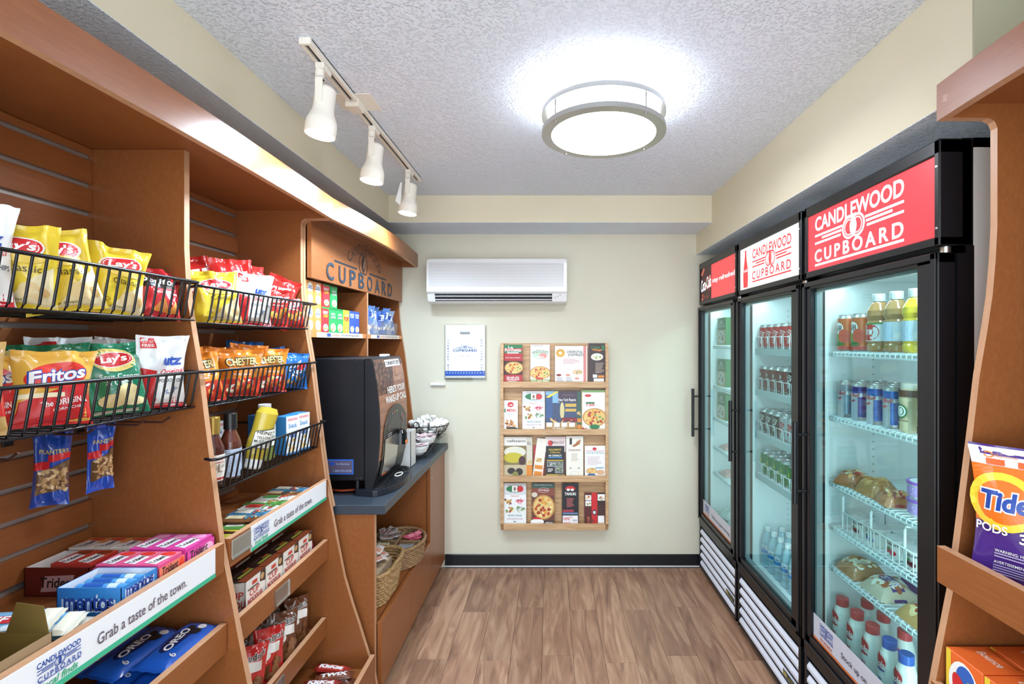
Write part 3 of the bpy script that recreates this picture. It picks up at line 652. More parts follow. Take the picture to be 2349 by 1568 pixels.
# energy drinks
def d_en(col2):
    def f(p): p.Q([(.3, .0), (.62, .0), (.62, .68), (.3, .62)], K('#c5c9d2', .3, .3)); p.Q([(.8, 0), (1, 0), (1, .68), (.8, .66)], K('#c5c9d2', .3, .3)); p.R(0, .62, 1, .72, K('#c9ccd4', .3, .3), 20); p.T('Red Bull', .48, .67, .36, .1, K('#c8202c', .4), .02, .15); p.F(.48, .53, .1, .03, 6, ['#d02c34', '#e8b83c'], 2, .4)
    return f
ek = [('#9aa0ae', 'silver-topped'), ('#3d3a8c', 'violet-blue'), ('#2c62b8', 'blue'), ('#2f74c8', 'blue and silver')]
for i, (y, (col, adj)) in enumerate(zip((1.868, 1.786, 1.70, 1.617), ek)):
    e = can('energy_drink_can', f'{adj} energy drink can, front row in nearest fridge, {ORD[i]} from far side', col, .0268, .135, (1.122, y, 1.254), d_en(0), group='energy drink cans in the nearest fridge')
    for r, x in enumerate((1.185, 1.245)): dup(e, (x, y-.01*r, 1.254), None, f'{adj} energy drink can, {["second", "third"][r]} row in nearest fridge, {ORD[i]} from far side')
PF = [(0, .001), (.027, .001), (.031, .008), (.031, .03), (.028, .05), (.027, .075), (.031, .10), (.0305, .118), (.026, .135), (.024, .142)]
def d_cof(p): p.E(.5, .42, .11, .2, K('#2f7a54', .4)); p.E(.5, .42, .085, .155, WT, inner=.75); p.E(.5, .42, .045, .1, WT); p.T('frappuccino', .5, .16, .24, .07, K('#5a3a2c', .4)); p.R(.25, -.12, .45, .08, K('#5a3a30', .4)); p.R(0, .83, 1, 1.02, K('#5a3f36', .35), 24)
cf = bottle('coffee_drink_bottle', 'cream iced coffee bottle with round green logo in the nearest fridge', PF, K('#d8c8a4', .25, coat=.3), '#d9d4ca', .0255, .016, (1.122, 1.535, 1.254), d_cof, .0312, .11, .02, group='iced coffee bottles in the nearest fridge')
dup(cf, (1.122, 1.455, 1.254), None, 'cream iced coffee bottle half hidden by the door frame'); dup(cf, (1.195, 1.53, 1.254), None, 'cream iced coffee bottle directly behind the one with visible green logo')
for i in range(5): dup(cf, (1.26, 1.56-.062*i, 1.254), None, f'brown-capped iced coffee bottle in the third row, {ORD[i]} from the energy drinks')
# milk
PMk = [(0, .001), (.028, .001), (.032, .006), (.032, .085), (.0315, .11), (.027, .145), (.021, .165), (.0195, .178)]
def d_milk(c1, t):
    def f(p): p.E(.5, .76, .1, .13, K('#c8343c', .4)); p.Q([(.46, .8), (.54, .8), (.5, .95), (.49, .95)], K('#c8343c', .4)); p.T('aola', .5, .71, .17, .13, WT, .02, .2); p.E(.5, .6, .09, .025, K(c1, .4)); p.T(t[0], .5, .38, .1, .13, K(c1, .4), .01); p.T(t[1], .5, .25, .16, .08, K(c1, .4)); p.T('MILK', .5, .14, .14, .08, K(c1, .4))
    return f
def milk(lab, loc, cap, fn): return bottle('milk_bottle', lab, PMk, K('#eef0ea', .3), cap, .0215, .028, loc, fn, .0325, .16, .004, group='milk bottles on the floor of the nearest fridge')
dm = d_milk('#c0343c', ('W', 'WHOLE')); m1 = milk('red-capped milk bottle at the far front corner of the nearest fridge floor', (1.105, 1.865, .373), '#cf4a4e', dm)
for (x, y, l) in ((1.105, 1.775, 'red-capped milk bottle second along the front row'), (1.105, 1.69, 'red-capped milk bottle third along the front row'), (1.19, 1.85, 'red-capped milk bottle at the back far corner'), (1.19, 1.76, 'red-capped milk bottle in the middle of the second row'), (1.19, 1.655, 'red-capped milk bottle behind the nearer blue-capped one')): dup(m1, (x, y, .373), None, l)
m2 = milk('blue-capped milk bottle beside the red-capped front row', (1.105, 1.605, .373), '#2f62b8', d_milk('#2a4f9a', ('2%', 'LOWFAT'))); dup(m2, (1.105, 1.53, .373), None, 'blue-capped milk bottle nearest the camera')
# wrapped food
def wrap(name, lab, loc, dims, cols, rot=0, seed=1, core='#b98a5a', cat='packaged food', group=None, bandc=None, text=None):
    rg = random.Random(seed); a, b, c = dims; ph = [rg.uniform(0, 6) for _ in range(6)]
    def S(u, v):
        x = (u-.5)*a; z = (v-.5)*b; e = max(0, 1-abs(2*u-1)**3)**.5*max(0, 1-abs(2*v-1)**3)**.6
        return x, z, c*e*(1+.12*math.sin(u*9+ph[0])*math.sin(v*8+ph[1]))
    mb = MB(); mb.grid(lambda u, v: (S(u, v)[0], S(u, v)[1], S(u, v)[2]), 14, 14, K(core, .35, coat=.5)); mb.grid(lambda u, v: (S(u, v)[0], S(u, v)[1], 0), 2, 2, K(core, .4), flip=True)
    o = place(mb, name, lab, cat, loc, (0, 0, rot), group)
    p = Pr(lambda x, z: (Vector((x, z-b/2, S(x/a+.5, z/b)[2])), Vector((0, 0, 1))), a, b, .0003, .0015); p.q = 4; p.qn = 8
    p.F(.5, .5, .44, .44, 44, cols, seed, .2, .3)
    if bandc: p.Q([(.0, .35), (1, .30), (1, .62), (0, .66)], K(bandc, .35), 10)
    if text: p.T(text, .5, .48, .7, .2, K('#e8e0f0', .4), .02)
    label_on(o, p)
    for sx in (-1, 1):
        mb = MB(); mb.grid(lambda u, v: (sx*(a/2-.004+u*.022), (v-.5)*b*(.5+u*.5), .004+.006*math.sin(v*14+ph[2])*u+.01*u), 3, 8, M['film']); ob = bpy.data.objects.new('film_end', mb.mesh('film_end')); COL.objects.link(ob); ob.parent = o
    return o
SW = ['#c23a3a', '#e0b070', '#e8d8b0', '#8a4a30', '#d8a060']
wrap('wrapped_sandwich', 'wrapped sandwich with red label at the far end of the third shelf', (1.14, 1.845, 1.002), (.10, .11, .05), SW, RZ+.3, 1, '#a8683c', group='wrapped sandwiches in the nearest fridge'); wrap('wrapped_sandwich', 'wrapped bun with plain tan top in the middle of the third shelf', (1.145, 1.725, 1.002), (.11, .105, .055), ['#c8955c', '#d8aa70', '#b98048'], RZ, 2, '#b98550', group='wrapped sandwiches in the nearest fridge')
wrap('wrapped_sandwich', 'wrapped sandwich with red tomato beside the purple yogurt tubs', (1.135, 1.62, 1.002), (.085, .10, .045), SW, RZ-.2, 3, '#b87a48', group='wrapped sandwiches in the nearest fridge', bandc='#b8303c'); wrap('wrapped_sandwich', 'dark wrapped sandwich behind the purple yogurt tubs', (1.27, 1.6, 1.002), (.14, .11, .06), ['#7a3a34', '#a85a48', '#d8c0a0'], RZ, 4, '#8a5a40', group='wrapped sandwiches in the nearest fridge')
def tub(lab, loc):
    r = .047; o = place(MB().lathe([(0, .001), (r*.8, .001), (r*.84, .006), (r*.95, .046), (r, .047), (r, .05)], K('#ece8f0', .35), 28), 'yogurt_tub', lab, 'tub', loc, (0, 0, RZ), 'purple-lidded yogurt tubs')
    ob = bpy.data.objects.new('lid', MB().lathe([(r*.97, .045), (r*1.03, .046), (r*1.03, .053), (r*.85, .0535), (0, .053)], K('#8f5ac0', .35), 28, mats=[K('#8f5ac0', .35)]*3+[K('#dfe6ee', .4)]).mesh('lid')); COL.objects.link(ob); ob.parent = o
    s = cyl(r*.93); p = Pr(lambda x, z: s(x, z+.012), 2*PI*r, .028, .0003, .0026); p.R(.4, 0, .7, 1, K('#b394d6', .4), 10); p.lines(.45, .1, .65, .9, 5, K('#efe8f6', .4)); label_on(o, p); return o
t = tub('purple-lidded yogurt tub, upper of the stacked pair', (1.142, 1.50, 1.0565)); dup(t, (1.142, 1.50, 1.002), None, 'purple-lidded yogurt tub, lower of the stacked pair'); dup(t, (1.15, 1.395, 1.002), None, 'purple-lidded yogurt tub beside the stacked pair, cut by the door frame')
# white cradle with yogurt cups
cr = thing('wire_cradle', 'white wire cradle on the fourth shelf of the nearest fridge', 'basket', (1.1, 1.6, .834)); wm = K('#f2f6f6', .35); yb, ya = 1.84, 1.36
for z in (.838, .90): MB().tube([(1.25, yb, z), (1.09, yb, z), (1.09, ya, z), (1.25, ya, z)], .0028, wm, 6).build('rail', cr)
MB().tube([(1.25, yb, .965), (1.25, yb, .838), (1.25, ya, .838), (1.25, ya, .965)], .0035, wm, 6, True).build('back_frame', cr)
for y in (1.84, 1.68, 1.52): MB().tube([(1.093, y, .838), (1.093, y, .955), (1.097, y, .965), (1.25, y, .965)], .004, wm, 6).build('post', cr)
for i in range(16): MB().tube([(1.09, yb-.03*i, .838), (1.09, yb-.03*i, .90)], .0018, wm, 5).build('bar', cr)
def d_yog(c): 
    def f(p): p.T('Chobani', .5, .78, .3, .16, K('#2a2a30', .4)); p.E(.46, .35, .06, .16, K(c, .4)); p.E(.56, .28, .05, .14, K(c, .35)); p.E(.5, .5, .03, .08, K('#4f8a44', .4))
    return f
for i, (x, y, cc, l) in enumerate(((1.135, 1.79, '#7a1c2c', 'far end of'), (1.135, 1.705, '#3a4a9a', 'second place in'), (1.135, 1.60, '#c8283c', 'third place in'), (1.135, 1.515, '#7a1c2c', 'fourth place in'), (1.135, 1.43, '#d84a3c', 'near end of'))):
    r = .036; o = place(MB().lathe([(0, .001), (r*.78, .001), (r, .062), (r*1.06, .0625), (r*1.06, .0645), (0, .065)], K('#f0f0ec', .35), 22, mats=[K('#f0f0ec', .35)]*3+[K('#e4e6e8', .25, .4)]*2), 'yogurt_cup', f'white yogurt cup with fruit print at the {l} the wire cradle', 'cup', (x, y, .8345), (0, 0, RZ), 'yogurt cups in the wire cradle')
    s = cyl(r*.9); p = Pr(lambda x, z: s(x, z+.006), 2*PI*r*.9, .055, .0003, .004); d_yog(cc)(p); label_on(o, p)
# pastries
PS = ['#f2ead8', '#e8d8b8', '#c88a50', '#b8643c', '#f6f0e4']
for i, (y, l, b, tx, cc) in enumerate(((1.83, 'iced pastry roll with clear wrap at the far end of the fifth shelf', None, None, '#c0885a'), (1.68, 'iced cinnamon roll under a purple printed wrapper', '#5b3f86', 'TEXAS', '#d8c8b0'), (1.50, 'iced danish pastry with red filling on the fifth shelf', None, None, '#d8a868'))):
    wrap('wrapped_pastry', l, (1.155, y, .677), (.13, .13, .05), PS if i < 2 else ['#f2e6c8', '#c84a3c', '#e8c890', '#a8502c'], RZ, 20+i, cc, 'pastry', 'wrapped pastries in the nearest fridge', b, tx)
wrap('wrapped_pastry', 'purple wrapped cinnamon roll at the back of the fifth shelf', (1.31, 1.70, .677), (.14, .13, .06), ['#5b3f86', '#7a62a8', '#e8e0f0'], RZ, 30, '#6a4f92', 'pastry', 'wrapped pastries in the nearest fridge')
# far fridge
def fbox(name, lab, loc, dims, base, fn, rot=RZ, cat='box', group=None, r=.4, bev=.0015):
    a, b, c = dims; o = place(MB().box(-a/2, a/2, -b/2, b/2, 0, c, K(base, r), bev), name, lab, cat, loc, (0, 0, rot) if not isinstance(rot, tuple) else rot, group)
    p = Pr(front(-b/2), a, c); fn(p); label_on(o, p); return o
def d_meal(p): p.R(0, .55, 1, 1, K('#3f7f4f', .4)); p.E(.5, .85, .08, .05, WT); p.T("Marie", .5, .78, .6, .07, WT, 0, .2); p.T("Callender's", .5, .69, .8, .08, WT, 0, .2); p.R(0, 0, 1, .55, K('#d8bc84', .4)); p.E(.5, .3, .42, .24, WT); p.F(.5, .3, .36, .19, 16, ['#d8a050', '#c84a30', '#e8d090', '#8aa848'], 3)
for z, n in ((1.517, 'top'), (1.252, 'second'), (1.042, 'third')):
    fbox('frozen_meal_box', f'green frozen meal box on the {n} shelf of the farthest fridge', (1.115, 3.165, z), (.15, .035, .175 if z > 1.1 else .165), '#3a7a4a', d_meal, group='frozen meal boxes in the farthest fridge')
for z, n in ((.852, 'fourth'), (.682, 'fifth')): wrap('frozen_packet', f'pink frozen packet lying on the {n} shelf of the farthest fridge', (1.165, 3.16, z), (.13, .14, .03), ['#e0a8a0', '#d88a84', '#f0d8d0'], RZ, int(z*100), '#e0b0a8', group='pink frozen packets')
rg = random.Random(5)
for i, (x, y, z, s) in enumerate(((1.14, 3.19, .373, .15), (1.15, 3.03, .373, .15), (1.15, 2.87, .373, .14), (1.16, 3.12, .425, .14), (1.16, 2.96, .425, .14), (1.2, 3.05, .475, .14))):
    wrap('ice_bag', f'frosty clear bag of food on the floor of the farthest fridge, {["far front", "middle front", "near front", "far upper", "near upper", "topmost"][i]}', (x, y, z), (s, .14, .055), ['#dfe8e4', '#c8d8d2', '#eef4f0', '#b8ccc4'], RZ+rg.uniform(-.3, .3), 40+i, '#d4e0da', group='frosty bags in the farthest fridge')

# ------------------------------------------------------------------ wire baskets on the slatwall
def basket(ya, yb, z0, zt, label, dx=0, xb=-1.283):
    xt, xo = -.976+dx, -.996+dx; b = thing('wire_basket', label, 'basket', (-1.15, (ya+yb)/2, z0), group='black wire baskets on the slatwall'); w = M['wire']
    fl_ = .042 if yb > 1.9 else .0; MB().tube([(xb, ya, zt), (-1.045+dx*.5, ya, zt), (xt-.012, ya-fl_, zt), (xt, ya+.012-fl_, zt), (xt, yb-.012+fl_, zt), (xt-.012, yb+fl_, zt), (-1.045+dx*.5, yb, zt), (xb, yb, zt)], .0042, w, 8).build('top_rail', b)
    MB().tube([(xb, ya, z0), (xo, ya, z0), (xo, yb, z0), (xb, yb, z0)], .003, w, 6).build('bottom_rail', b)
    n = int((yb-ya)/.0275); L = yb-ya-.03
    wm = MB().tube([(xt+1.15, 0, zt-z0), (xo+1.15+.004, 0, .012), (xo+1.15-.004, 0, -.001), (xb+1.15, 0, -.001)], .0026, w, 6).mesh('wire')
    for i in range(n+1):
        o = bpy.data.objects.new('wire', wm); COL.objects.link(o); o.parent = b; o.location = (0, ya+.015+L*i/n-(ya+yb)/2, 0)
    for y in (ya, yb):
        for k in range(5):
            t = (k+.7)/5.5; MB().tube([(xb+(xt-xb)*t, y, zt), (xb+(xo-xb)*t, y, z0)], .0022, w, 6).build('wire', b)
    for x in (xb+.06, xb+.14): MB().tube([(x, ya, z0-.003), (x, yb, z0-.003)], .0025, w, 6).build('cross_wire', b)
    return b
b1 = (.752, 1.376); b2 = (1.416, 2.02)
basket(*b1, 1.596, 1.70, 'upper black wire basket of the near bay holding yellow chip bags'); basket(*b1, 1.354, 1.452, 'lower black wire basket of the near bay holding green and white chip bags')
basket(*b2, 1.589, 1.692, 'upper black wire basket of the far bay holding red cracker bags'); basket(*b2, 1.347, 1.451, 'middle black wire basket of the far bay holding orange popcorn bags'); basket(*b2, 1.106, 1.206, 'lowest black wire basket of the far bay holding sauce bottles', .041)

# ------------------------------------------------------------------ pillow bags
def bagsurf(w, h, t, seed):
    g = random.Random(seed); ph = [g.uniform(0, 6.28) for _ in range(8)]; am = [g.uniform(.8, 1.5) for _ in range(4)]; bend = g.uniform(-.02, .016); tw = g.uniform(-.12, .12)
    def th(x, z):
        u = max(-1, min(1, 2*x/w)); v = max(0, min(1, z/h)); q = max(0, min(1, (v-.045)/.885))
        f = max(0, 1-abs(u)**2.6)**.62*max(0, math.sin(PI*q**.85))**.55
        e = 1-f*.75; wr = .0055*e*am[0]*math.sin(u*7+ph[0]+3*v)+.0045*e*am[1]*math.sin(v*11+u*5+ph[1])+.0035*am[2]*math.sin(u*4-v*9+ph[2])+.002*e*math.sin(u*13+ph[3])
        edge = 1-abs(u)**8
        return t/2*f, wr*edge*min(1, 8*v), u, v
    def S(x, z, sd=-1):
        f, wr, u, v = th(x, z); px = x*(1-.12*math.sin(PI*min(1, v*1.03))**.8); y = sd*f+wr*(1 if sd < 0 else .6)+bend*v*v*2+tw*x*v*.4
        return Vector((px, y, z+.006*(u*u)*(1 if v > .5 else -1)*abs(2*v-1)*.6+ (0 if v > .5 else .003)))
    return S
def bag(name, label, loc, w, h, t, base, fn, yaw=60, lean=.1, roll=0, seed=1, cat='snack bag', group=None, r=.2, back=None, nu=30, nv=30):
    S = bagsurf(w, h, t, seed); m = K(base, r, coat=.6); mb = MB()
    mb.grid(lambda u, v: S((u-.5)*w, v*h), nu, nv, m); mb.grid(lambda u, v: S((u-.5)*w, v*h, 1), nu, nv, K(back, r) if back else m, flip=True)
    o = place(mb, name, label, cat, loc, (-lean, roll, math.radians(yaw)), group)
    if fn:
        p = Pr(lambda x, z: (S(x, z), Vector((0, -1, 0))), w, h, .0003, .0009); p.q = 6; p.qn = 14; fn(p); label_on(o, p)
    return o
k = K; RED, WHT, BLU, DK, YEL = K('#cf2a2e', .3), K('#f5f3ee', .35), K('#2b4fa8', .35), K('#2c2522', .4), K('#f0d23c', .3)
CH = ['#e3c48a', '#d8b070', '#ecd29c']
def d_yellow(p):
    p.Q([(.35, .05), (.98, .03), (.98, .5), (.6, .28)], K('#ecdcae', .3)); p.F(.72, .22, .2, .12, 5, CH, 4, .5, .35)
    p.E(.5, .72, .37, .125, WHT, rot=.06); p.E(.5, .72, .34, .11, RED, rot=.06); p.E(.58, .6, .3, .06, K('#e8c860', .3)); p.T("Lay's", .5, .72, .5, .14, WHT, .03, .2, rot=.06); p.T('Classic', .6, .46, .5, .085, K('#5a4a1c', .4), 0); p.T('Potato Chips', .4, .09, .4, .035, K('#5a4a1c', .4), 0); p.E(.3, .18, .06, .025, K('#7a6420', .4), inner=.8)
def d_green(p):
    p.E(.5, .76, .36, .17, K('#e8d27c', .3)); p.E(.5, .76, .33, .11, WHT, rot=.1); p.E(.5, .76, .31, .10, RED, rot=.1); p.T("Lay's", .5, .76, .46, .13, WHT, .03, .2, rot=.1)
    p.T('Sour Cream', .52, .52, .62, .08, WHT, .004); p.T('& Onion', .5, .42, .42, .075, WHT, .004); p.E(.62, .3, .2, .1, K('#e2cf96', .35)); p.E(.38, .18, .22, .09, K('#dcc488', .35)); p.E(.72, .16, .2, .06, K('#e6d4a0', .35)); p.R(.1, .02, .8, .06, K('#b8b49c', .35))
def d_white(p):
    p.R(.0, .0, .98, .14, RED); p.Q([(.0, .0), (.34, .0), (.34, .52), (.0, .58)], RED, 8); p.R(.36, .06, .97, .5, WHT); p.R(.08, .83, .32, .97, RED); p.T('GLUTEN', .2, .92, .19, .03, WHT); p.T('FREE', .2, .87, .19, .04, WHT)
    p.T('utz', .66, .66, .4, .13, BLU, .04, .1); p.T('Original', .66, .5, .5, .11, RED, .005, .3, rot=.1); p.T('POTATO CHIPS', .66, .37, .54, .05, K('#50535c', .4)); p.F(.66, .22, .18, .05, 8, ['#8fa0b8', '#5a6f96', '#c0ccd8'], 3, .25)
def d_gf(p):
    p.R(.12, .6, .42, .95, RED); p.T('GLUTEN', .27, .84, .26, .05, WHT); p.T('FREE', .27, .75, .26, .07, WHT); p.T('utz', .7, .6, .4, .13, BLU, .04, .1); p.R(0, 0, 1, .2, RED)
def d_fritos(p):
    p.Q([(0, 0), (1, 0), (1, .62), (0, .3)], RED, 8); p.R(0, .36, .6, .42, K('#f4e6c0', .3)); p.E(.5, .66, .4, .18, K('#d8382c', .3), rot=.15); p.T('Fritos', .5, .67, .78, .2, BLU, .07, .15, rot=.15); p.T('Fritos', .5, .67, .74, .17, WHT, .03, .15, rot=.15); p.T('The ORIGINAL', .62, .3, .62, .08, WHT, .015, .1, rot=.15); p.T('CORN CHIPS', .66, .21, .4, .035, WHT, rot=.15)
def d_nacho(p):
    p.Q([(.15, .5), (.9, .6), (.7, .82), (.2, .8)], K('#2a1c1c', .3)); p.T('Doritos', .52, .69, .72, .12, WHT, .02, .1, rot=.05); p.Q([(.45, .1), (.72, .08), (.64, .34), (.62, .34)], K('#e08a38', .4)); p.Q([(.7, .06), (.95, .1), (.86, .3), (.84, .3)], K('#e8963c', .4)); p.T('NACHO CHEESE', .66, .45, .5, .04, WHT)
def d_cheez(p):
    p.T('CHEEZ-IT', .5, .72, .8, .17, WHT, .03, .1, rot=.1); p.T('ORIGINAL', .5, .56, .4, .04, WHT); g = random.Random(2)
    for i in range(5):
        x, y = g.uniform(.2, .7), g.uniform(.12, .38); p.Q([(x, y), (x+.2, y+.03), (x+.17, y+.16), (x-.03, y+.13)], K(g.choice(['#e8a04a', '#dc8c38', '#eeb060']), .4), 2)
    p.Q([(.1, .3), (.22, .22), (.34, .3), (.22, .4)], YEL, 2)
def d_pop(p):
    p.Q([(0, 0), (1, 0), (1, .4), (0, .34)], K('#d23a28', .3), 8); p.F(.5, .2, .42, .16, 22, ['#f4ead8', '#e8a048', '#f0c070', '#dd5a34'], 5, .17, .35)
    p.T('CHESTER', .5, .74, .78, .19, DK, .09, 0, rot=.08); p.T('CHESTER', .5, .74, .74, .16, K('#f0d890', .35), .03, 0, rot=.08); p.T("'S", .78, .58, .14, .09, DK, .03); p.T('POPCORN', .5, .45, .4, .04, WHT)
def d_blue(p):
    p.T('CHIPS', .45, .62, .6, .14, WHT, .03, .2, rot=.5); p.T('AHOY!', .55, .45, .6, .14, WHT, .03, .2, rot=.5); p.E(.68, .62, .2, .1, RED, rot=.5); p.F(.5, .2, .32, .1, 8, ['#b98a54', '#8a5a34', '#d0a468'], 3, .35)
def d_nuts(p):
    p.R(.05, .84, .95, .98, K('#24479c', .3)); p.T('PLANTERS', .55, .74, .8, .06, K('#d8c07a', .35), .02); p.Q([(0, .48), (.45, .5), (.45, .62), (0, .6)], RED); p.Q([(.4, .6), (1, .64), (1, .72), (.4, .7)], RED); p.Q([(.1, .16), (1, .22), (1, .62), (.1, .46)], K('#6f4e30', .4), 6); p.FR(.16, .2, .94, .5, 70, ['#c9a373', '#b88d5c', '#d8b88a', '#a87f50'], 4, .075, .35)
def d_brown(p):
    p.E(.5, .72, .42, .16, K('#e8cf98', .3)); p.E(.5, .72, .38, .13, K('#4a3428', .3), inner=.85); p.R(0, .2, 1, .46, RED); p.F(.5, .45, .3, .1, 10, ['#b07a50', '#e0c0a0', '#7a4a30'], 2, .3); p.R(.55, .42, .85, .52, K('#8ab8d0', .3))
def B(kind, label, x, y, z, w=.13, h=.168, t=.05, yaw=60, lean=.12, roll=0, seed=1, g='chip bags in the wire baskets'):
    n, base, fn = {'y': ('yellow_chip_bag', '#e8c93a', d_yellow), 'g': ('green_chip_bag', '#1f7d5a', d_green), 'w': ('white_chip_bag', '#eef0f2', d_white), 'gf': ('white_chip_bag', '#e6e6e6', d_gf), 'f': ('corn_chip_bag', '#e5b04a', d_fritos), 'd': ('red_tortilla_chip_bag', '#cc2f36', d_nacho), 'c': ('red_cracker_bag', '#cf2f2a', d_cheez), 'p': ('orange_popcorn_bag', '#e8882c', d_pop), 'b': ('blue_cookie_bag', '#2167b0', d_blue), 'n': ('peanut_bag', '#2748a0', d_nuts), 'br': ('tan_snack_bag', '#c8a060', d_brown)}[kind]
    return bag(n, label, (x, y, z), w, h, t, base, fn, yaw, lean, roll, seed, group=g)
def B_(kind, label, x, *a, **k): return B(kind, label, x+.042, *a, **k)
z = 1.600
B_('w', 'white chip bag with blue lettering at the near end of the upper near basket', -1.115, .902, z, .14, .19, .05, 68, .1, 0, 11)
B_('y', 'yellow chip bag turned sideways beside the white one in the upper near basket', -1.105, .985, z, .12, .165, .05, 25, .1, .05, 12)
B_('y', 'yellow chip bag with tall tilted top in the upper near basket', -1.10, 1.085, z, .14, .178, .055, 60, .2, -.2, 13); B_('y', 'yellow chip bag next to the red one in the upper near basket', -1.10, 1.192, z, .13, .162, .055, 66, .2, .1, 14)
B_('d', 'red tortilla chip bag with black logo in the upper near basket', -1.095, 1.303, z, .135, .145, .05, 60, .28, .14, 15); B_('d', 'dark red bag lying behind the tortilla chip bag', -1.20, 1.30, z, .12, .15, .05, 75, .2, 0, 16); B_('y', 'yellow chip bag at the back of the upper near basket', -1.215, 1.12, z, .13, .16, .05, 80, .1, 0, 17)
z = 1.358
B_('br', 'tan and brown snack bag at the near edge of the lower basket', -1.10, .885, z, .12, .175, .045, 62, .1, 0, 21); B_('f', 'golden corn chip bag behind the printed one', -1.14, .955, z, .12, .15, .045, 60, .12, 0, 22); B_('f', 'golden and red corn chip bag with big slanted lettering', -1.085, 1.03, z, .135, .152, .055, 62, .22, .04, 23)
B_('g', 'green chip bag leaning at the back of the lower near basket, left of two', -1.215, 1.04, z, .13, .172, .045, 75, .12, .1, 24); B_('g', 'green chip bag at the back of the lower near basket, right of two', -1.165, 1.128, z, .12, .168, .045, 55, .15, -.05, 25)
B_('g', 'green chip bag with red oval logo at the front of the lower near basket', -1.09, 1.195, z, .135, .178, .055, 64, .13, -.03, 26); B_('w', 'white and red chip bag at the far end of the lower near basket', -1.082, 1.312, z, .125, .19, .05, 62, .08, .0, 27)
for i, (y, l) in enumerate(((1.17, 'leftmost'), (1.235, 'middle'), (1.315, 'rightmost'))): B_('gf', f'white chip bag with red square at the back of the lower near basket, {l}', -1.21+.006*i, y, z, .12, .185, .04, 62, .1, .04*i, 30+i)
z = 1.593
B_('y', 'yellow chip bag at the front of the upper far basket', -1.085, 1.548, z, .135, .168, .05, 46, .1, -.05, 41); B_('y', 'yellow chip bag behind at the near end of the upper far basket', -1.17, 1.50, z, .12, .135, .04, 60, .1, 0, 42); B_('gf', 'white chip bag lying behind the yellow ones in the upper far basket', -1.20, 1.58, z, .12, .15, .04, 55, .1, 0, 43); B_('gf', 'white chip bag wedged behind the front yellow one', -1.13, 1.625, z, .12, .155, .035, 48, .1, 0, 48)
B_('w', 'white and red chip bag in the middle of the upper far basket', -1.08, 1.712, z, .128, .178, .05, 52, .1, .06, 44); B_('c', 'red cracker bag standing at the front beside the white and red one', -1.075, 1.835, z, .12, .135, .045, 56, .12, .08, 45); B_('c', 'red cracker bag at the far end of the upper far basket', -1.065, 1.94, z, .12, .125, .045, 62, .15, .1, 46)
for i, (x, y, h, yw, l) in enumerate(((-1.225, 1.68, .235, 62, 'first'), (-1.16, 1.745, .235, 50, 'second'), (-1.19, 1.85, .235, 62, 'third'), (-1.225, 1.95, .23, 72, 'fourth'), (-1.14, 1.93, .198, 58, 'lowest, nearest the divider'))): B_('c', f'red cracker bag piled high at the back of the far basket, {l}', x, y, z, .135, h, .05, yw, .04, .1*(i-1.5), 50+i)
z = 1.351
B_('p', 'orange popcorn bag at the near end of the middle far basket', -1.085, 1.478, z, .125, .155, .05, 46, .18, -.1, 61); B_('p', 'orange popcorn bag in the middle of the middle far basket', -1.09, 1.655, z, .14, .155, .055, 50, .14, .04, 62); B_('p', 'orange popcorn bag next to the blue bag', -1.075, 1.805, z, .13, .158, .055, 54, .12, .05, 63)
for i, (x, y, h, yw, l) in enumerate(((-1.16, 1.50, .165, 50, 'left'), (-1.165, 1.60, .165, 46, 'centre left'), (-1.18, 1.715, .165, 50, 'centre right'), (-1.155, 1.80, .175, 48, 'right'))): B_('p', f'orange popcorn bag in the back row of the middle far basket, {l}', x, y, z, .13, h, .045, yw, .1, .05*(i-1), 65+i)
B_('b', 'blue cookie bag at the front far end of the middle far basket', -1.06, 1.945, z, .13, .14, .045, 62, .12, .1, 71); B_('b', 'blue cookie bag standing at the back of the middle far basket', -1.225, 1.90, z, .14, .185, .045, 58, .1, .05, 72); B_('b', 'blue cookie bag between the back one and the divider', -1.135, 1.95, z, .12, .16, .04, 60, .1, -.1, 73)

# peg hooks and peanuts
def hook(y, z, x1, label):
    h = thing('peg_hook', label, 'hook', (-1.287, y, z), group='peg hooks on the slatwall'); m = K('#6a4a40', .35, .6)
    MB().box(-1.2868, -1.282, y-.012, y+.012, z-.03, z+.016, M['blackm'], .001).build('plate', h)
    MB().tube([(-1.282, y, z), (x1, y, z-.002), (x1+.02, y, z+.012)], .0028, m, 8).build('prong', h); return h
hook(1.165, 1.318, -1.10, 'peg hook carrying the near peanut bag'); hook(1.275, 1.322, -1.07, 'peg hook carrying the far peanut bag'); hook(1.345, 1.318, -1.06, 'empty peg hook next to the divider'); hook(.99, 1.30, -1.09, 'empty peg hook at the near edge of the photo')
bag('peanut_bag', 'blue peanut bag with clear window hanging nearer the camera', (-1.185, 1.165, 1.146), .068, .176, .022, '#2748a0', d_nuts, 42, .03, .04, 81, group='hanging peanut bags'); bag('peanut_bag', 'blue peanut bag hanging nearer the divider', (-1.165, 1.275, 1.150), .06, .176, .024, '#2b50b4', d_nuts, 66, 0, -.03, 82, group='hanging peanut bags')

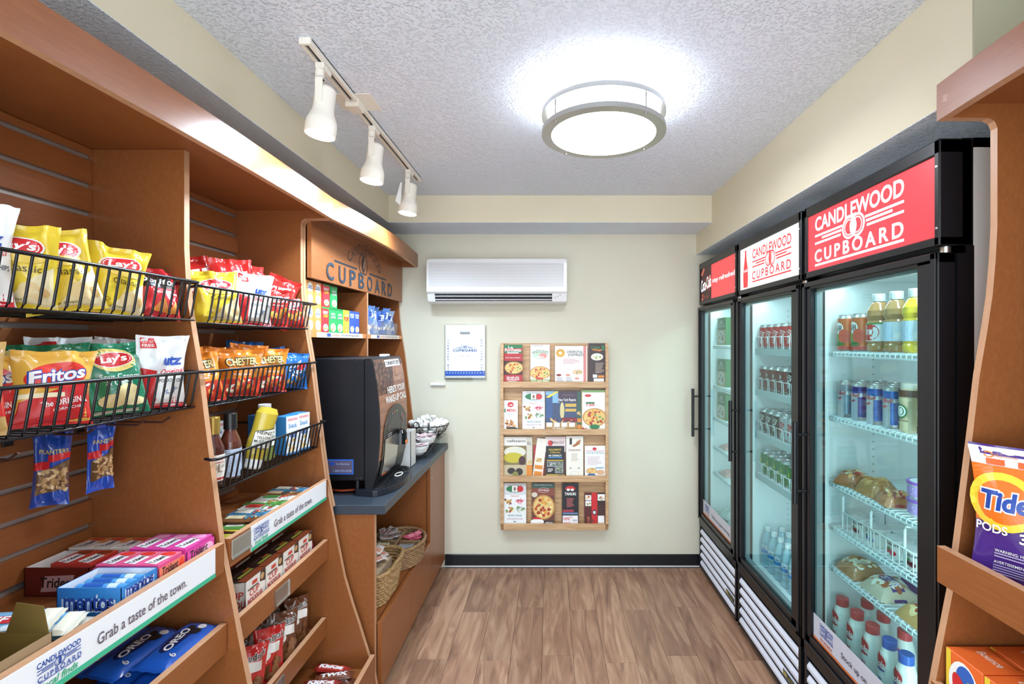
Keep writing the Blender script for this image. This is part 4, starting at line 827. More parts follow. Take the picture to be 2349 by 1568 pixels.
# ------------------------------------------------------------------ sauces
z = 1.111; LZ = PI/2
def d_bbq(p): p.R(.2, .1, .8, 1, K('#efe8dc', .4), 14); p.T('VIRGINIA', .48, .86, .34, .1, K('#b8322c', .4), .02); p.T('GENTLEMAN', .48, .74, .32, .06, K('#b8322c', .4)); p.F(.5, .5, .2, .14, 16, ['#b09a80', '#8a7460', '#cbb9a0'], 3, .2); p.R(.3, .14, .7, .22, K('#b8322c', .4))
def d_bbq2(p): p.R(.15, 0, .85, 1, K('#b9c8de', .4), 14); p.lines(.3, .1, .7, .9, 9, K('#5a6680', .5)); p.Q([(.6, .05), (.7, .05), (.66, .2), (.62, .2)], DK)
PB = [(0, .001), (.026, .001), (.03, .006), (.03, .10), (.028, .115), (.017, .145), (.0155, .15), (.0155, .17)]
g = 'sauce bottles in the lowest far basket'
bottle('barbecue_sauce_bottle', 'brown sauce bottle with gold cap and cream label', PB, K('#4a1f18', .15, coat=.5), '#b08d44', .0185, .05, (-1.0, 1.458, z), d_bbq, .0305, .085, .008, rot=(0, 0, LZ-.7), group=g, cm=K('#a8873e', .3, .5)); bottle('barbecue_sauce_bottle', 'brown sauce bottle with black cap and pale blue label', PB, K('#5a2c20', .15, coat=.5), '#17171a', .0185, .05, (-1.003, 1.543, z), d_bbq2, .0305, .085, .008, rot=(0, 0, LZ-.7), group=g)
PM = [(0, .03), (.026, .03), (.030, .034), (.034, .05), (.036, .09), (.033, .12), (.034, .16), (.035, .185), (.027, .202), (0, .206)]
def d_must(p): p.Q([(.35, .1), (.65, .1), (.65, .9), (.35, .7)], K('#3a3a30', .4)); p.Q([(.36, .12), (.64, .12), (.64, .86), (.36, .68)], K('#f2efe2', .4)); p.T('HEINZ', .5, .68, .22, .12, DK, .02); p.T('YELLOW', .5, .5, .2, .1, DK); p.T('MUSTARD', .5, .36, .24, .1, DK); p.lines(.4, .14, .6, .28, 3, K('#888', .5) if 0 else K('#888888', .5))
o = place(MB().lathe(PM, K('#c8b03a', .22, coat=.4), 24, sx=1, sy=.75), 'mustard_bottle', 'yellow mustard squeeze bottle standing on its cap and leaning right', 'bottle', (-1.0, 1.645, z+.004), (.05, .26, LZ-.65), g)
ob = bpy.data.objects.new('cap', MB().lathe([(0, 0), (.024, 0), (.027, .006), (.027, .032), (0, .032)], K('#f0f0ec', .35), 22).mesh('cap')); COL.objects.link(ob); ob.parent = o
s_ = cyl(.036); p = Pr(lambda x, z: ((lambda q: (Vector((q[0].x, q[0].y*.76-.001, q[0].z)), q[1]))(s_(x, z+.06))), 2*PI*.036, .09); d_must(p); label_on(o, p)
PR_ = [(0, .001), (.028, .001), (.033, .008), (.033, .06), (.030, .10), (.033, .15), (.03, .17), (.02, .178), (.019, .182)]
def d_rel(p): p.R(.3, 0, .7, 1, K('#3d6b3c', .4), 12); p.R(.32, .04, .68, .97, K('#eef0e6', .4), 12); p.T('HEINZ', .5, .8, .26, .14, DK, .02); p.T('SWEET', .5, .58, .22, .1, DK); p.T('RELISH', .5, .42, .24, .1, K('#3d6b3c', .4))
bottle('relish_bottle', 'green relish bottle with white cap behind the mustard', PR_, K('#7f8a3c', .25, coat=.4), '#f0f0ee', .021, .03, (-1.03, 1.775, z), d_rel, .0335, .085, .05, rot=(0, 0, LZ-.6), group=g)
def d_snack(p): p.R(0, .62, 1, 1, K('#f2f4f6', .4)); p.R(0, 0, 1, .05, K('#3a86c8', .4)); p.R(.1, .88, .9, .94, K('#e0a0a0', .4)); p.T('Snack', .5, .75, .66, .12, K('#3a86c8', .4), .01); p.R(0, .05, 1, .62, K('#eef1f4', .4)); p.E(.5, .5, .26, .07, K('#5a7ab0', .4)); p.F(.5, .24, .38, .17, 14, ['#e8c070', '#d8a850', '#f0d498'], 3, .22)
def snack(lab, x, y, yaw): 
    o = fbox('snack_box', lab, (x, y, z), (.062, .055, .145), '#3a86c8', d_snack, math.radians(yaw), group='snack boxes in the lowest far basket'); return o
snack('blue and white snack box beside the relish bottle', -1.005, 1.875, 75); snack('blue and white snack box at the far end of the lowest basket', -1.0, 1.95, 75); snack('plain blue snack box standing behind the mustard', -1.2, 1.74, 70); snack('blue and white snack box standing at the back of the lowest basket', -1.12, 1.90, 75)

# ------------------------------------------------------------------ flow packs
def pack(name, label, loc, dims, base, fn=None, rot=(0, 0, 0), cat='snack', group=None, seed=1, r=.26, endc=None):
    a, b, c = dims; g_ = random.Random(seed); ph = [g_.uniform(0, 6) for _ in range(4)]
    def S(u, v, s=1):
        e = max(0, 1-abs(2*u-1)**6)**.5*max(0, 1-abs(2*v-1)**3.2)**.55
        return Vector(((u-.5)*a, (v-.5)*b*(1+.04*math.sin(u*9+ph[0])), c/2+s*c/2*e*(1+.1*math.sin(u*11+ph[1])*math.sin(v*6+ph[2]))))
    m = K(base, r, coat=.3); mb = MB(); mb.grid(lambda u, v: S(u, v), 14, 8, m); mb.grid(lambda u, v: S(u, v, -1), 14, 8, m, flip=True)
    for s in (-1, 1): mb.grid(lambda u, v: (s*(a/2-.002+u*.011), (v-.5)*b*.98, c/2+.0016*math.sin(v*20+ph[3])*u), 2, 8, K(endc, r) if endc else m, flip=s < 0)
    o = place(mb, name, label, cat, loc, rot, group)
    if fn:
        p = Pr(lambda x, z: (S(x/a+.5, z/b), Vector((0, 0, 1))), a, b, .00025, .0008); p.q = 4; p.qn = 8; fn(p); label_on(o, p)
    return o
# shelf A far bay: meat sticks and bars
za = .9155; g = 'meat sticks on the far sign shelf'; rg = random.Random(9)
def stripe(c1, c2, tx=None):
    def f(p): p.R(0, .3, 1, .7, K(c1, .35)); p.R(.1, .38, .5, .62, K(c2, .35)); (p.T(tx, .6, .5, .5, .3, WHT, .01) if tx else None)
    return f
for i, (y, c1, c2, c3, l) in enumerate(((1.425, '#7d9a3c', '#e04a38', '#f2e8d8', 'yellow-green'), (1.462, '#6a2c24', '#8fae3c', '#e8d8c0', 'dark brown'), (1.499, '#7a3a28', '#a83a2c', '#d8b080', 'red-brown'), (1.536, '#c8c044', '#d8d058', '#a83a2c', 'bright yellow'), (1.573, '#5a2a22', '#c8b83c', '#d84a30', 'chestnut'))):
    pack('meat_stick', f'{l} meat stick lying on the far sign shelf', (-1.04, y, za), (.20, .032, .018), c1, stripe(c2, c3), (0, 0, rg.uniform(-.03, .03)), group=g, seed=i)
g = 'granola bars on the far sign shelf'; cols = [('#5f9a4a', '#f0ead8', '#c87a3c', 'green'), ('#e8e6de', '#4f8a44', '#c83a34', 'white and green'), ('#8a5a38', '#e8d8b0', '#3f7a9a', 'brown'), ('#4a8ab0', '#f4ecd8', '#c8503c', 'blue'), ('#d8d4cc', '#c83a34', '#5f9a4a', 'silver')]
def d_bar(c2, c3, s):
    def f(p): p.R(.12, .15, .5, .85, K(c2, .35)); p.F(.7, .5, .2, .3, 8, [c3, c2, '#c89a58'], s, .3); p.R(.55, .1, .6, .9, K(c3, .35))
    return f
for i in range(14):
    c1, c2, c3, l = cols[i % 5]; lay = i // 7; j = i % 7
    pack('granola_bar', f'{l} granola bar, {["lower", "upper"][lay]} layer on the far sign shelf, {ORD[j]} from left', (-1.01+.012*rg.uniform(-1, 1)-.02*lay, 1.632+.0545*j+.012*lay, za+.0192*lay), (.15, .048, .0185), c1, d_bar(c2, c3, i), (0, 0, rg.uniform(-.1, .1)), group=g, seed=30+i)
# cup noodles
def noodle(lab, x, y, zz):
    o = thing('noodle_cup_pack', lab, 'noodle cup', (x, y, zz), (0, 0, LZ), 'boxed noodle cups'); W2, D2, H2, t = .1025, .092, .117, .0012
    mb = MB(); wc = K('#f0ece4', .4); br = K('#3c2a24', .4); mb.box(-W2/2, W2/2, -D2/2, -D2/2+t, 0, H2, wc); mb.box(-W2/2, W2/2, D2/2-t, D2/2, 0, H2, br); mb.box(-W2/2, W2/2, -D2/2, D2/2, 0, t, wc); mb.box(-W2/2, W2/2, -D2/2, D2/2, H2-t, H2, br)
    sl_ = mb.build('sleeve', o, False)
    p = Pr(front(-D2/2), W2, H2); p.Q([(.7, .72), (1, .66), (1, 1), (.74, 1)], K('#4a342a', .4)); p.E(.83, .84, .1, .09, K('#c8a470', .4)); p.T('CUP', .42, .62, .5, .17, K('#d6483c', .35), .02, .05); p.T('NOODLES', .45, .42, .74, .15, K('#d6483c', .35), .02, .05); p.R(.3, .8, .55, .9, K('#d6483c', .35)); p.Q([(.1, .08), (.8, .14), (.8, .24), (.1, .18)], K('#e8b088', .4)); p.R(.06, .72, .6, .755, K('#4a342a', .4)); p.R(.75, .03, .98, .14, K('#6a5a70', .4)); p.build('front_print', sl_, False)
    p = Pr(faceZ(0, -D2/2, H2), W2, D2); p.R(0, 0, 1, .3, K('#a85838', .4)); p.R(.2, .34, .9, .46, K('#a8b048', .4)); p.R(.62, .5, .95, .58, K('#e08038', .4)); p.R(.15, .56, .8, .68, K('#5a4a40', .4)); p.build('top_print', sl_, False)
    cp = MB().lathe([(0, .002), (.031, .002), (.033, .006), (.043, .104), (.045, .105), (.045, .108), (0, .109)], K('#efe9de', .4), 24).build('cup', o, False)
    s = cyl(.039); p = Pr(lambda x, z: (Matrix.Rotation(-PI/2, 3, 'Z') @ s(x, z+.012)[0], Matrix.Rotation(-PI/2, 3, 'Z') @ s(x, z+.012)[1]), 2*PI*.039, .08, .0003, .0025); p.T('CUP', .5, .68, .22, .3, K('#c8443a', .4), .02); p.T('NOODLE', .5, .32, .3, .28, K('#c8443a', .4), .02); p.build('cup_print', cp, False); return o
nd = noodle('boxed noodle cup in the front row, first from the near end', -.988, 1.575, .6755)
for j in range(1, 4): dup(nd, (-.988, 1.575+.1065*j, .6755), None, f'boxed noodle cup in the front row, {ORD[j]} from the near end')
for j in range(4): dup(nd, (-1.09, 1.58+.1065*j, .6755), None, f'boxed noodle cup in the second row, {ORD[j]} from the near end')
bag('candy_bag', 'small magenta and green candy bag beside the noodle cups', (-.985, 1.985, .6755), .07, .085, .03, '#b8346a', lambda p: p.F(.5, .5, .35, .35, 8, ['#5ab848', '#e8d23c', '#d83a6a'], 3, .3), 70, .2, 0, 5, group=None)
# cookies
def d_cook(c2, wc='#f0ece6'):
    def f(p): p.R(.3, .55, .8, .72, K(wc, .35)); p.T("Grandma's", .5, .8, .85, .14, WHT, .05, .2, rot=.15); p.T("Grandma's", .5, .8, .82, .12, DK, .015, .2, rot=.15); p.E(.3, .5, .14, .08, K('#eadfd2', .35)); p.F(.62, .24, .3, .18, 9, ['#7a4a2c', '#9a6640', '#5a3420'], 3, .4); p.R(.05, .38, .3, .44, K(c2, .35))
    return f
zc = .3555; cc = [('#c9302c', 'red'), ('#6b3f28', 'brown')]
for i, (x, y, c, yw, ln, l) in enumerate(((-.995, 1.475, 0, 52, .35, 'first in the front row'), (-.98, 1.565, 0, 50, .4, 'second in the front row'), (-.975, 1.67, 0, 52, .42, 'third in the front row'), (-.975, 1.775, 1, 54, .45, 'fourth in the front row'), (-.98, 1.88, 1, 58, .5, 'last in the front row'), (-1.085, 1.51, 0, 55, .25, 'first in the back row'), (-1.08, 1.61, 1, 55, .25, 'second in the back row'), (-1.075, 1.715, 1, 55, .28, 'third in the back row'), (-1.07, 1.82, 1, 58, .3, 'fourth in the back row'))):
    bag('cookie_bag', f'{cc[c][1]} cookie bag on the low far shelf, {l}', (x-.005, y+.03, zc), .12, .175, .04, cc[c][0], d_cook('#e8d8c0'), yw+8, ln*.6, .22, 90+i, group='cookie bags on the low far shelf')
# candy bars
zd = .1905; g = 'candy bars in the bottom bin'
def d_cb(tx, tc, b2):
    def f(p):
        p.R(.05, .1, .95, .9, K(b2, .35))
        if tx: p.T(tx, .5, .5, .8, .5, K('#f4f4f4', .35), .06); p.T(tx, .5, .5, .78, .46, K(tc, .35), .02)
    return f
bars = [('#5a6ab0', '#c8ccd8', '3 Musketeers', '#c8343c', 'blue and silver'), ('#d8c844', '#e8d850', '', '#2c4aa0', 'yellow'), ('#e8e8ee', '#f0f0f4', 'SNICKERS', '#2c4aa0', 'white and blue'), ('#5a3020', '#6a3a28', 'TWIX', '#d84a3c', 'brown'), ('#e8e8ee', '#f2f2f2', 'SNICKERS', '#2c4aa0', 'white'), ('#8a2a24', '#9a302a', 'KitKat', '#f0f0f0', 'dark red'), ('#6a3a28', '#7a4430', 'TWIX', '#e8e8e8', 'chocolate brown'), ('#9a2c26', '#b0342c', 'KitKat', '#f0f0f0', 'red')]
for i in range(16):
    c1, b2, tx, tc, l = bars[i % 8]; lay = i // 8; j = i % 8
    pack('candy_bar', f'{l} candy bar, {["lower", "upper"][lay]} layer of the bottom bin, {ORD[j]} from near end', (-.84-.01*lay-.03*(j % 2), 1.665+.045*j, zd+.021*lay), (.125, .042, .02), c1, d_cb(tx, tc, b2), (0, 0, rg.uniform(-.25, .25)), group=g, seed=i, cat='candy bar')

# ------------------------------------------------------------------ near sign shelf: gum, mints, bars
def tray(name, lab, x0, x1, y0, y1, zb, h, col, inner, group=None, near=None, frontf=None):
    o = thing(name, lab, 'carton', ((x0+x1)/2, (y0+y1)/2, zb), group=group); m, n = K(col, .4), K(inner, .45); t = .0012
    mb = MB(); mb.box(x0, x1, y0, y1, zb, zb+t, n)
    for a in ((x0, x0+t, y0, y1), (x1-t, x1, y0, y1), (x0, x1, y0, y0+t), (x0, x1, y1-t, y1)): mb.box(*a, zb, zb+h, m)
    for a in ((x0+t, x0+t+.0004, y0+t, y1-t), (x1-t-.0004, x1-t, y0+t, y1-t), (x0+t, x1-t, y0+t, y0+t+.0004), (x0+t, x1-t, y1-t-.0004, y1-t)): mb.box(*a, zb+t, zb+h-.0005, n)
    b = mb.build('carton_body', o)
    if frontf: p = Pr(faceX(x1, (y0+y1)/2, zb), y1-y0, h); frontf(p); p.build('front_print', b)
    if near: p = Pr(plane(((x0+x1)/2, y0, zb), (1, 0, 0), (0, 0, 1), (0, -1, 0)), x1-x0, h); near(p); p.build('end_print', b)
    return o
def gp(p, c='#f6f0f0'): p.Q([(.1, .1), (.8, .1), (.9, .7), (.2, .8)], K(c, .35), 2); p.T('Trident', .48, .45, .7, .28, K('#1c1c20', .4), .02, .15)
def gums(lab, x0, x1, y0, y1, n, z1, base, c2, c3, gname):
    w = (x1-x0)/n
    for i in range(n):
        xa = x0+w*i; o = place(MB().box(-w/2+.0008, w/2-.0008, -(y1-y0)/2, (y1-y0)/2, 0, .07, K(base, .3), .001), 'gum_pack', f'{lab}, {ORD[i]} from the back', 'gum', (xa+w/2, (y0+y1)/2, z1-.07), (0, 0, 0), gname)
        p = Pr(faceZ(w/2, 0, .07, PI/2), y1-y0, w-.0016); p.R(.45, 0, 1, 1, K(c2, .3), 2); p.Q([(.05, .2), (.6, .15), (.72, .8), (.15, .9)], K('#f4f0f2', .35), 2); p.E(.82, .5, .14, .36, K(c3, .3)); p.T('Trident', .38, .5, .52, .34, K('#26242a', .4), .02, .1); label_on(o, p)
zt = .9155; GT = 'gum cartons on the near sign shelf'
tray('gum_carton', 'magenta gum carton at the far end of the near sign shelf', -1.092, -.936, 1.268, 1.372, zt, .078, '#d8449c', '#e8a0c8', GT, frontf=lambda p: (p.E(.75, .75, .2, .2, K('#f0b0d4', .35)), p.T('Trident', .42, .84, .62, .26, K('#26242a', .4), .02, .1))); gums('magenta gum pack in the far gum carton', -1.089, -.939, 1.271, 1.369, 3, zt+.086, '#d8449c', '#e060b0', '#f4a8d4', 'magenta gum packs')
tray('gum_carton', 'strawberry pink gum carton beside the mint carton', -1.098, -.938, 1.180, 1.262, zt, .076, '#e2608c', '#eea8c0', GT, frontf=lambda p: (p.R(0, 0, 1, 1, K('#e87860', .35)), p.E(.87, .82, .1, .16, K('#e8402c', .35)), p.T('Trident', .42, .85, .62, .26, K('#26242a', .4), .02, .1))); gums('strawberry gum pack in the pink gum carton', -1.095, -.941, 1.183, 1.259, 3, zt+.084, '#e0588a', '#e8708c', '#e03a34', 'strawberry gum packs')
def dm_(p): p.T('mentos', .5, .6, .84, .5, K('#dfeaf6', .4), .12); p.T('mentos', .5, .6, .78, .44, K('#23449c', .4), .025)
tray('mint_carton', 'blue open carton of mint rolls', -1.079, -.938, 1.076, 1.175, zt, .082, '#2f80c8', '#e8ecf2', None, dm_, lambda p: (p.T('mentos', .5, .82, .8, .34, K('#dfeaf6', .4), .12), p.T('mentos', .5, .82, .75, .28, K('#23449c', .4), .025)))
def d_roll(p): p.R(.55, 0, .75, 1, K('#cfe0f0', .35), 6); p.T('mentos', .35, .5, .36, .4, K('#23449c', .4), .02)
for i in range(4):
    y = 1.092+.0225*i; o = place(MB().lathe([(0, -.062), (.009, -.062), (.0108, -.058), (.0108, .058), (.009, .062), (0, .062)], K('#5aa4de', .35), 14, ax='x'), 'mint_roll', f'light blue mint roll in the open carton, {ORD[i]} from the near end', 'mints', (-1.0085, y, zt+.062), (0, 0, 0), 'mint rolls in the carton')
    s = cyl(.0108); p = Pr(lambda x, z: (Vector((z-.055, s(x, 0)[0].x*-1, -s(x, 0)[0].y)), Vector((0, -s(x, 0)[1].x, -s(x, 0)[1].y))), 2*PI*.0108*.4, .11); p.R(0, .6, 1, .8, K('#d8e6f4', .35), 5); p.T('mentos', .5, .32, .55, .42, K('#23449c', .4), .02, 0, rot=PI/2) if 0 else p.R(.2, .1, .8, .5, K('#2f62b8', .35), 5); label_on(o, p)
for i in range(4):
    dup(bpy.data.objects['mint_roll'], (-1.0085, 1.092+.0225*i, zt+.039), None, f'light blue mint roll hidden under the top ones, {ORD[i]} from the near end')
tray('gum_carton', 'dark red open gum carton with white lining', -1.282, -1.125, 1.20, 1.30, zt, .07, '#6a2018', '#e6e2de', GT, near=lambda p: (p.Q([(.25, .15), (.72, .2), (.78, .75), (.32, .7)], K('#c8a0a0', .35), 2), p.T('Trident', .52, .48, .55, .36, K('#1c1416', .4), .02, .1)))
gums('cinnamon red gum pack in the dark red carton', -1.235, -1.135, 1.215, 1.295, 2, zt+.0725, '#b8342c', '#c84a38', '#8a3a20', 'cinnamon gum packs')
tray('gum_carton', 'orange and white gum carton at the back by the divider', -1.284, -1.105, 1.304, 1.378, zt, .066, '#e07a48', '#f0d0b0', GT); gums('orange fruit gum pack in the back carton', -1.281, -1.108, 1.307, 1.375, 3, zt+.074, '#e8e0d4', '#e89a58', '#d84a34', 'orange gum packs')
# energy bars and cardboard box
tray('cardboard_box', 'open brown cardboard box at the near edge of the sign shelf', -1.15, -.936, .77, .925, zt, .075, '#9a8262', '#7a6430', None)
MB().prism([(-1.02, zt+.075), (-.94, zt+.075), (-.95, zt+.125), (-1.0, zt+.132)], 'y', .922, .9235, K('#6a5628', .5)).build('raised_flap', bpy.data.objects['cardboard_box'])
def d_clif(p): p.R(0, .0, .14, 1, K('#e6ddc8', .35)); p.R(.86, 0, 1, 1, K('#e6ddc8', .35)); p.Q([(.2, .3), (.62, .3), (.66, .6), (.22, .64)], K('#c8343c', .35), 4); p.T('CLIF', .42, .46, .34, .26, WHT, .03, .15); p.E(.74, .6, .06, .12, K('#2c2c3a', .4)); p.Q([(.5, .05), (.86, .05), (.86, .3), (.6, .2)], K('#dfeaf0', .35), 4)
for i, (x, y, z_, rx, ry, rz_) in enumerate(((-1.075, .965, zt+.058, .2, .06, .3), (-1.055, .992, zt+.037, .18, .05, .26), (-1.045, 1.018, zt+.014, .12, .03, .22))):
    pack('energy_bar', f'light blue energy bar with red name band, {["topmost of three", "middle of three", "lowest, next to the mint carton"][i]}', (x, y, z_), (.16, .068, .02), '#7cb4d8', d_clif, (rx, ry, rz_), group='light blue energy bars', seed=110+i, endc='#e4dcc8')
# near lower shelf: cookies
zb_ = .6905
def d_oreo(p): p.E(.5, .56, .3, .22, K('#14245c', .35)); p.T('OREO', .5, .56, .5, .22, WHT, .03, 0, rot=.1); p.F(.78, .4, .12, .26, 4, ['#1c1c24', '#e8e8ec'], 3, .5); p.T('6', .2, .2, .06, .2, WHT)
for i, (x, y, zz, ry, l) in enumerate(((-.965, 1.27, 0, 0, 'lower aisle-side'), (-1.055, 1.26, 0, 0, 'lower wall-side'), (-.972, 1.285, .036, .10, 'upper aisle-side'), (-1.058, 1.255, .038, .14, 'upper wall-side'), (-1.145, 1.27, .04, .2, 'rearmost'))):
    pack('sandwich_cookie_pack', f'royal blue cookie pack on the near lower shelf, {l} one', (x, y, zb_+zz), (.19, .086, .034), '#1f5cc0', d_oreo, (ry, 0, PI/2+rg.uniform(-.08, .08)), group='royal blue cookie packs', seed=130+i)
def d_duch(p): p.R(0, .55, .3, 1, WHT); p.F(.5, .75, .25, .2, 5, ['#3a2620', '#5a3c30'], 3, .5); p.T('Duchess', .5, .4, .75, .28, K('#1c2c6a', .35), .04, .15); p.T('Duchess', .5, .4, .72, .24, WHT, .01, .15); p.F(.35, .62, .06, .08, 3, ['#d83a34'], 2, .6)
for i, (x, y, zz, l) in enumerate(((-.955, 1.075, .0, 'front'), (-1.045, 1.065, .01, 'middle'), (-1.135, 1.05, .02, 'rear'), (-.955, .90, .0, 'nearest'))):
    pack('pastry_pack', f'light blue pastry pack on the near lower shelf, {l} one', (x, y, zb_+zz), (.165, .086, .045), '#3f9cc8', d_duch, (.12, 0, PI/2+rg.uniform(-.08, .08)), group='light blue pastry packs', seed=140+i)

# ------------------------------------------------------------------ coffee machine
ZC = .848; CM = thing('coffee_machine', 'black coffee dispenser with coffee bean front panel on the counter', 'coffee machine', (-1.0, 2.41, ZC)); ya, yb = 2.2, 2.62
bk = K('#101116', .38); MB().box(-1.22, -.832, ya, yb, .915, 1.462, bk, .004).build('housing', CM)
FP = [(-.806, .858), (-.79, .90), (-.772, .98), (-.764, 1.08), (-.762, 1.16), (-.766, 1.25), (-.777, 1.35), (-.793, 1.44), (-.803, 1.462)]
MB().prism([(-.829, .858)]+FP+[(-.829, 1.462)], 'y', ya, yb, K('#15161b', .35)).build('front_door', CM)
def fx(z):
    for (x0, z0), (x1, z1) in zip(FP, FP[1:]):
        if z <= z1: return x0+(x1-x0)*max(0, (z-z0))/(z1-z0)
    return FP[-1][0]
def surf(x, z): return Vector((fx(.90+z), 2.41+x, .90+z)), Vector((1, 0, 0))
Lw = yb-ya-.012; p = Pr(surf, Lw, .555, .0004, .0006)
wp = texmat('wood_print', [(.3, '#8a5a42'), (.7, '#b07a5a')], (20, 4, 60), .3, 4, 1)
n_ = 14
for i in range(n_): p.k = 0; p.R(0, .18+.82*i/n_, 1, .18+.82*(i+1)/n_, wp if i < 9 else M['beans'], 2)
p.k = 1; p.Q([(.5, .62), (1, .62), (1, .98), (.62, .98)], wp, 6); p.R(.36, .93, .9, .99, K('#e8e4de', .4), 2); p.T('COMPLIMENTARY COFFEE', .63, .96, .46, .03, K('#4a443e', .4)); p.E(.72, .88, .06, .035, K('#b0805f', .4)); p.T('CONNECT', .72, .82, .3, .035, K('#d8b090', .4)); p.T("HERE'S YOUR", .62, .735, .66, .06, WHT, .03); p.T('WAKE-UP CALL', .58, .655, .78, .06, WHT, .03)
p.build('front_panel_print', CM)
p = Pr(surf, Lw, .555, .0004, .004); ar = K('#191a1e', .3); k0 = p.k
for i in range(16):
    a0, a1 = PI*i/16, PI*(i+1)/16; h0, h1 = .0, .0
    p.k = 1; p.Q([(.52-.44*math.cos(a0), .02), (.52-.44*math.cos(a1), .02), (.52-.44*math.cos(a1), .36+.24*math.sin(a1)), (.52-.44*math.cos(a0), .36+.24*math.sin(a0))], ar, 5)
p.build('arched_bay', CM)
p = Pr(surf, Lw, .555, .0004, .006); p.R(.14, .04, .62, .34, M['steel'], 6); p.R(.16, .03, .3, .05, K('#d8602c', .4), 2)
p.build('splash_plate', CM)
p = Pr(surf, Lw, .555, .0004, .007)
for (u, v, c) in ((.38, .53, '#8a8a90'), (.46, .535, '#e04a30'), (.55, .54, '#58c060')): p.k = 0; p.E(u, v, .012, .008, K(c, .4, emit=.6 if c != '#8a8a90' else 0), n=8)
for (u, v) in ((.25, .42), (.72, .48), (.8, .44), (.76, .38)): p.k = 0; p.E(u, v, .035, .026, K('#8a7a74', .4), inner=.75, n=14)
p.k = 0; p.E(.76, .46, .035, .026, K('#d86a3c', .4), inner=.75, n=14); p.lines(.2, .33, .36, .38, 3, K('#b8b8bc', .4)); p.build('control_marks', CM)
mb = MB(); mb.lathe([(0, .075), (.022, .07), (.03, .055), (.031, 0), (0, 0)], K('#0c0d10', .15), 20, (-.748, 2.46, 1.03)); mb.box(-.775, -.748, 2.43, 2.49, 1.03, 1.08, K('#0c0d10', .2)); nz = mb.build('nozzle', CM)
MB().box(-.7205, -.7165, 2.445, 2.475, 1.033, 1.05, K('#e8803c', .4)).build('warning_sticker', nz)
mb = MB(); arc_ = [(-.70+.0-.10*(1-math.cos(t))*1.1, 2.41+.215*math.sin(t)) for t in [(-PI/2)+PI*i/14 for i in range(15)]]
mb.prism([(-.87, ya+.0), *[( -.79+.09*math.cos(-PI/2+PI*i/14), 2.41+.225*math.sin(-PI/2+PI*i/14)) for i in range(15)], (-.87, yb)], 'z', ZC+.0005, ZC+.028, K('#20242b', .35)); dt = mb.build('drip_tray', CM)
mb = MB()
for r in (.03, .055, .08, .105, .13, .155, .18, .2):
    mb.tube([(-.79+r*.40*math.cos(a), 2.41+r*math.sin(a), ZC+.03) for a in [(-PI/2)+PI*i/16 for i in range(17)]], .002, K('#2a2c30', .35, .5), 5)
for i in range(7): a = -PI/2+PI*(i+.5)/7; mb.tube([(-.79, 2.41, ZC+.03), (-.79+.08*math.cos(a), 2.41+.2*math.sin(a), ZC+.03)], .002, K('#2a2c30', .35, .5), 5)
mb.build('drip_grille', dt)
MB().tube([(-.752+.016*math.cos(a), 2.44+.036*math.sin(a), ZC+.034) for a in [2*PI*i/24 for i in range(24)]], .003, K('#f2f0ea', .4), 6, True).build('cup_ring', dt)
for (x, y) in ((-.875, 2.235), (-.875, 2.585), (-1.18, 2.235), (-1.18, 2.585)):
    MB().tube([(x, y, ZC+.004), (x, y, .916)], .012, K('#101114', .4), 12).lathe([(0, .0005), (.02, .0005), (.02, .008), (0, .008)], K('#101114', .4), 14, (x, y, ZC)).build('leg', CM)
for (x, z) in ((-.866, 1.448), (-.850, 1.448), (-.866, .925), (-.850, .925), (-1.10, 1.17), (-1.07, 1.17)): MB().lathe([(0, -.0015), (.004, -.0015), (.005, 0)], K('#3a3c42', .3, .7), 10, (x, ya, z), 'y').build('screw', CM)
st = MB().box(-.998, -.880, ya-.0008, ya-.0001, .945, 1.012, K('#2c62c0', .35)).build('service_sticker', CM)
p = Pr(plane((-.939, ya-.0008, .945), (1, 0, 0), (0, 0, 1), (0, -1, 0)), .118, .067); p.R(.04, .08, .96, .92, K('#5a5066', .35)); p.E(.2, .72, .1, .13, K('#2c50a8', .4)); p.T('For Coffee Service', .6, .7, .5, .12, K('#9aa8d0', .4)); p.T('1-800-555-2220', .58, .24, .7, .13, K('#9aa8d0', .4)); p.build('sticker_print', st)
MB().tube([(-1.02, 2.28, ZC+.006), (-.95, 2.24, ZC+.012), (-.9, 2.27, ZC+.008), (-.93, 2.4, ZC+.006)], .005, K('#c8502c', .4), 8).build('power_cord', CM)
MB().box(-.87, -.835, 2.50, 2.56, 1.462, 1.474, K('#dfe3e8', .4), .002).build('lid_tab', CM)

# ------------------------------------------------------------------ things on the counter
nb = thing('napkin_box', 'plain white open-topped box between coffee machine and sweetener bowls', 'box', (-.835, 2.75, ZC)); t = .003; m = K('#e8e8e4', .4); mb = MB()
for a in ((-.90, -.766, 2.70, 2.70+t), (-.90, -.766, 2.80-t, 2.80), (-.90, -.90+t, 2.70, 2.80), (-.766-t, -.766, 2.70, 2.80)): mb.box(*a, ZC, 1.045, m)
mb.box(-.90, -.766, 2.70, 2.80, ZC, ZC+t, m); mb.build('box_body', nb); MB().box(-.89, -.776, 2.71, 2.79, ZC+t, 1.03, K('#f4f4f2', .6)).build('napkin_stack', nb)
ws = thing('wire_bowl_stand', 'dark wire stand holding two white sweetener bowls', 'stand', (-.78, 2.98, ZC)); m = M['wire']
def ringp(cx, cy, r, z, n=24, sx=1, sy=1): return [(cx+r*sx*math.cos(2*PI*i/n), cy+r*sy*math.sin(2*PI*i/n), z) for i in range(n)]
MB().tube(ringp(-.785, 2.915, .047, .8715), .0025, m, 6, True).build('ring', ws); MB().tube(ringp(-.772, 3.045, .047, .9015), .0025, m, 6, True).build('ring', ws)
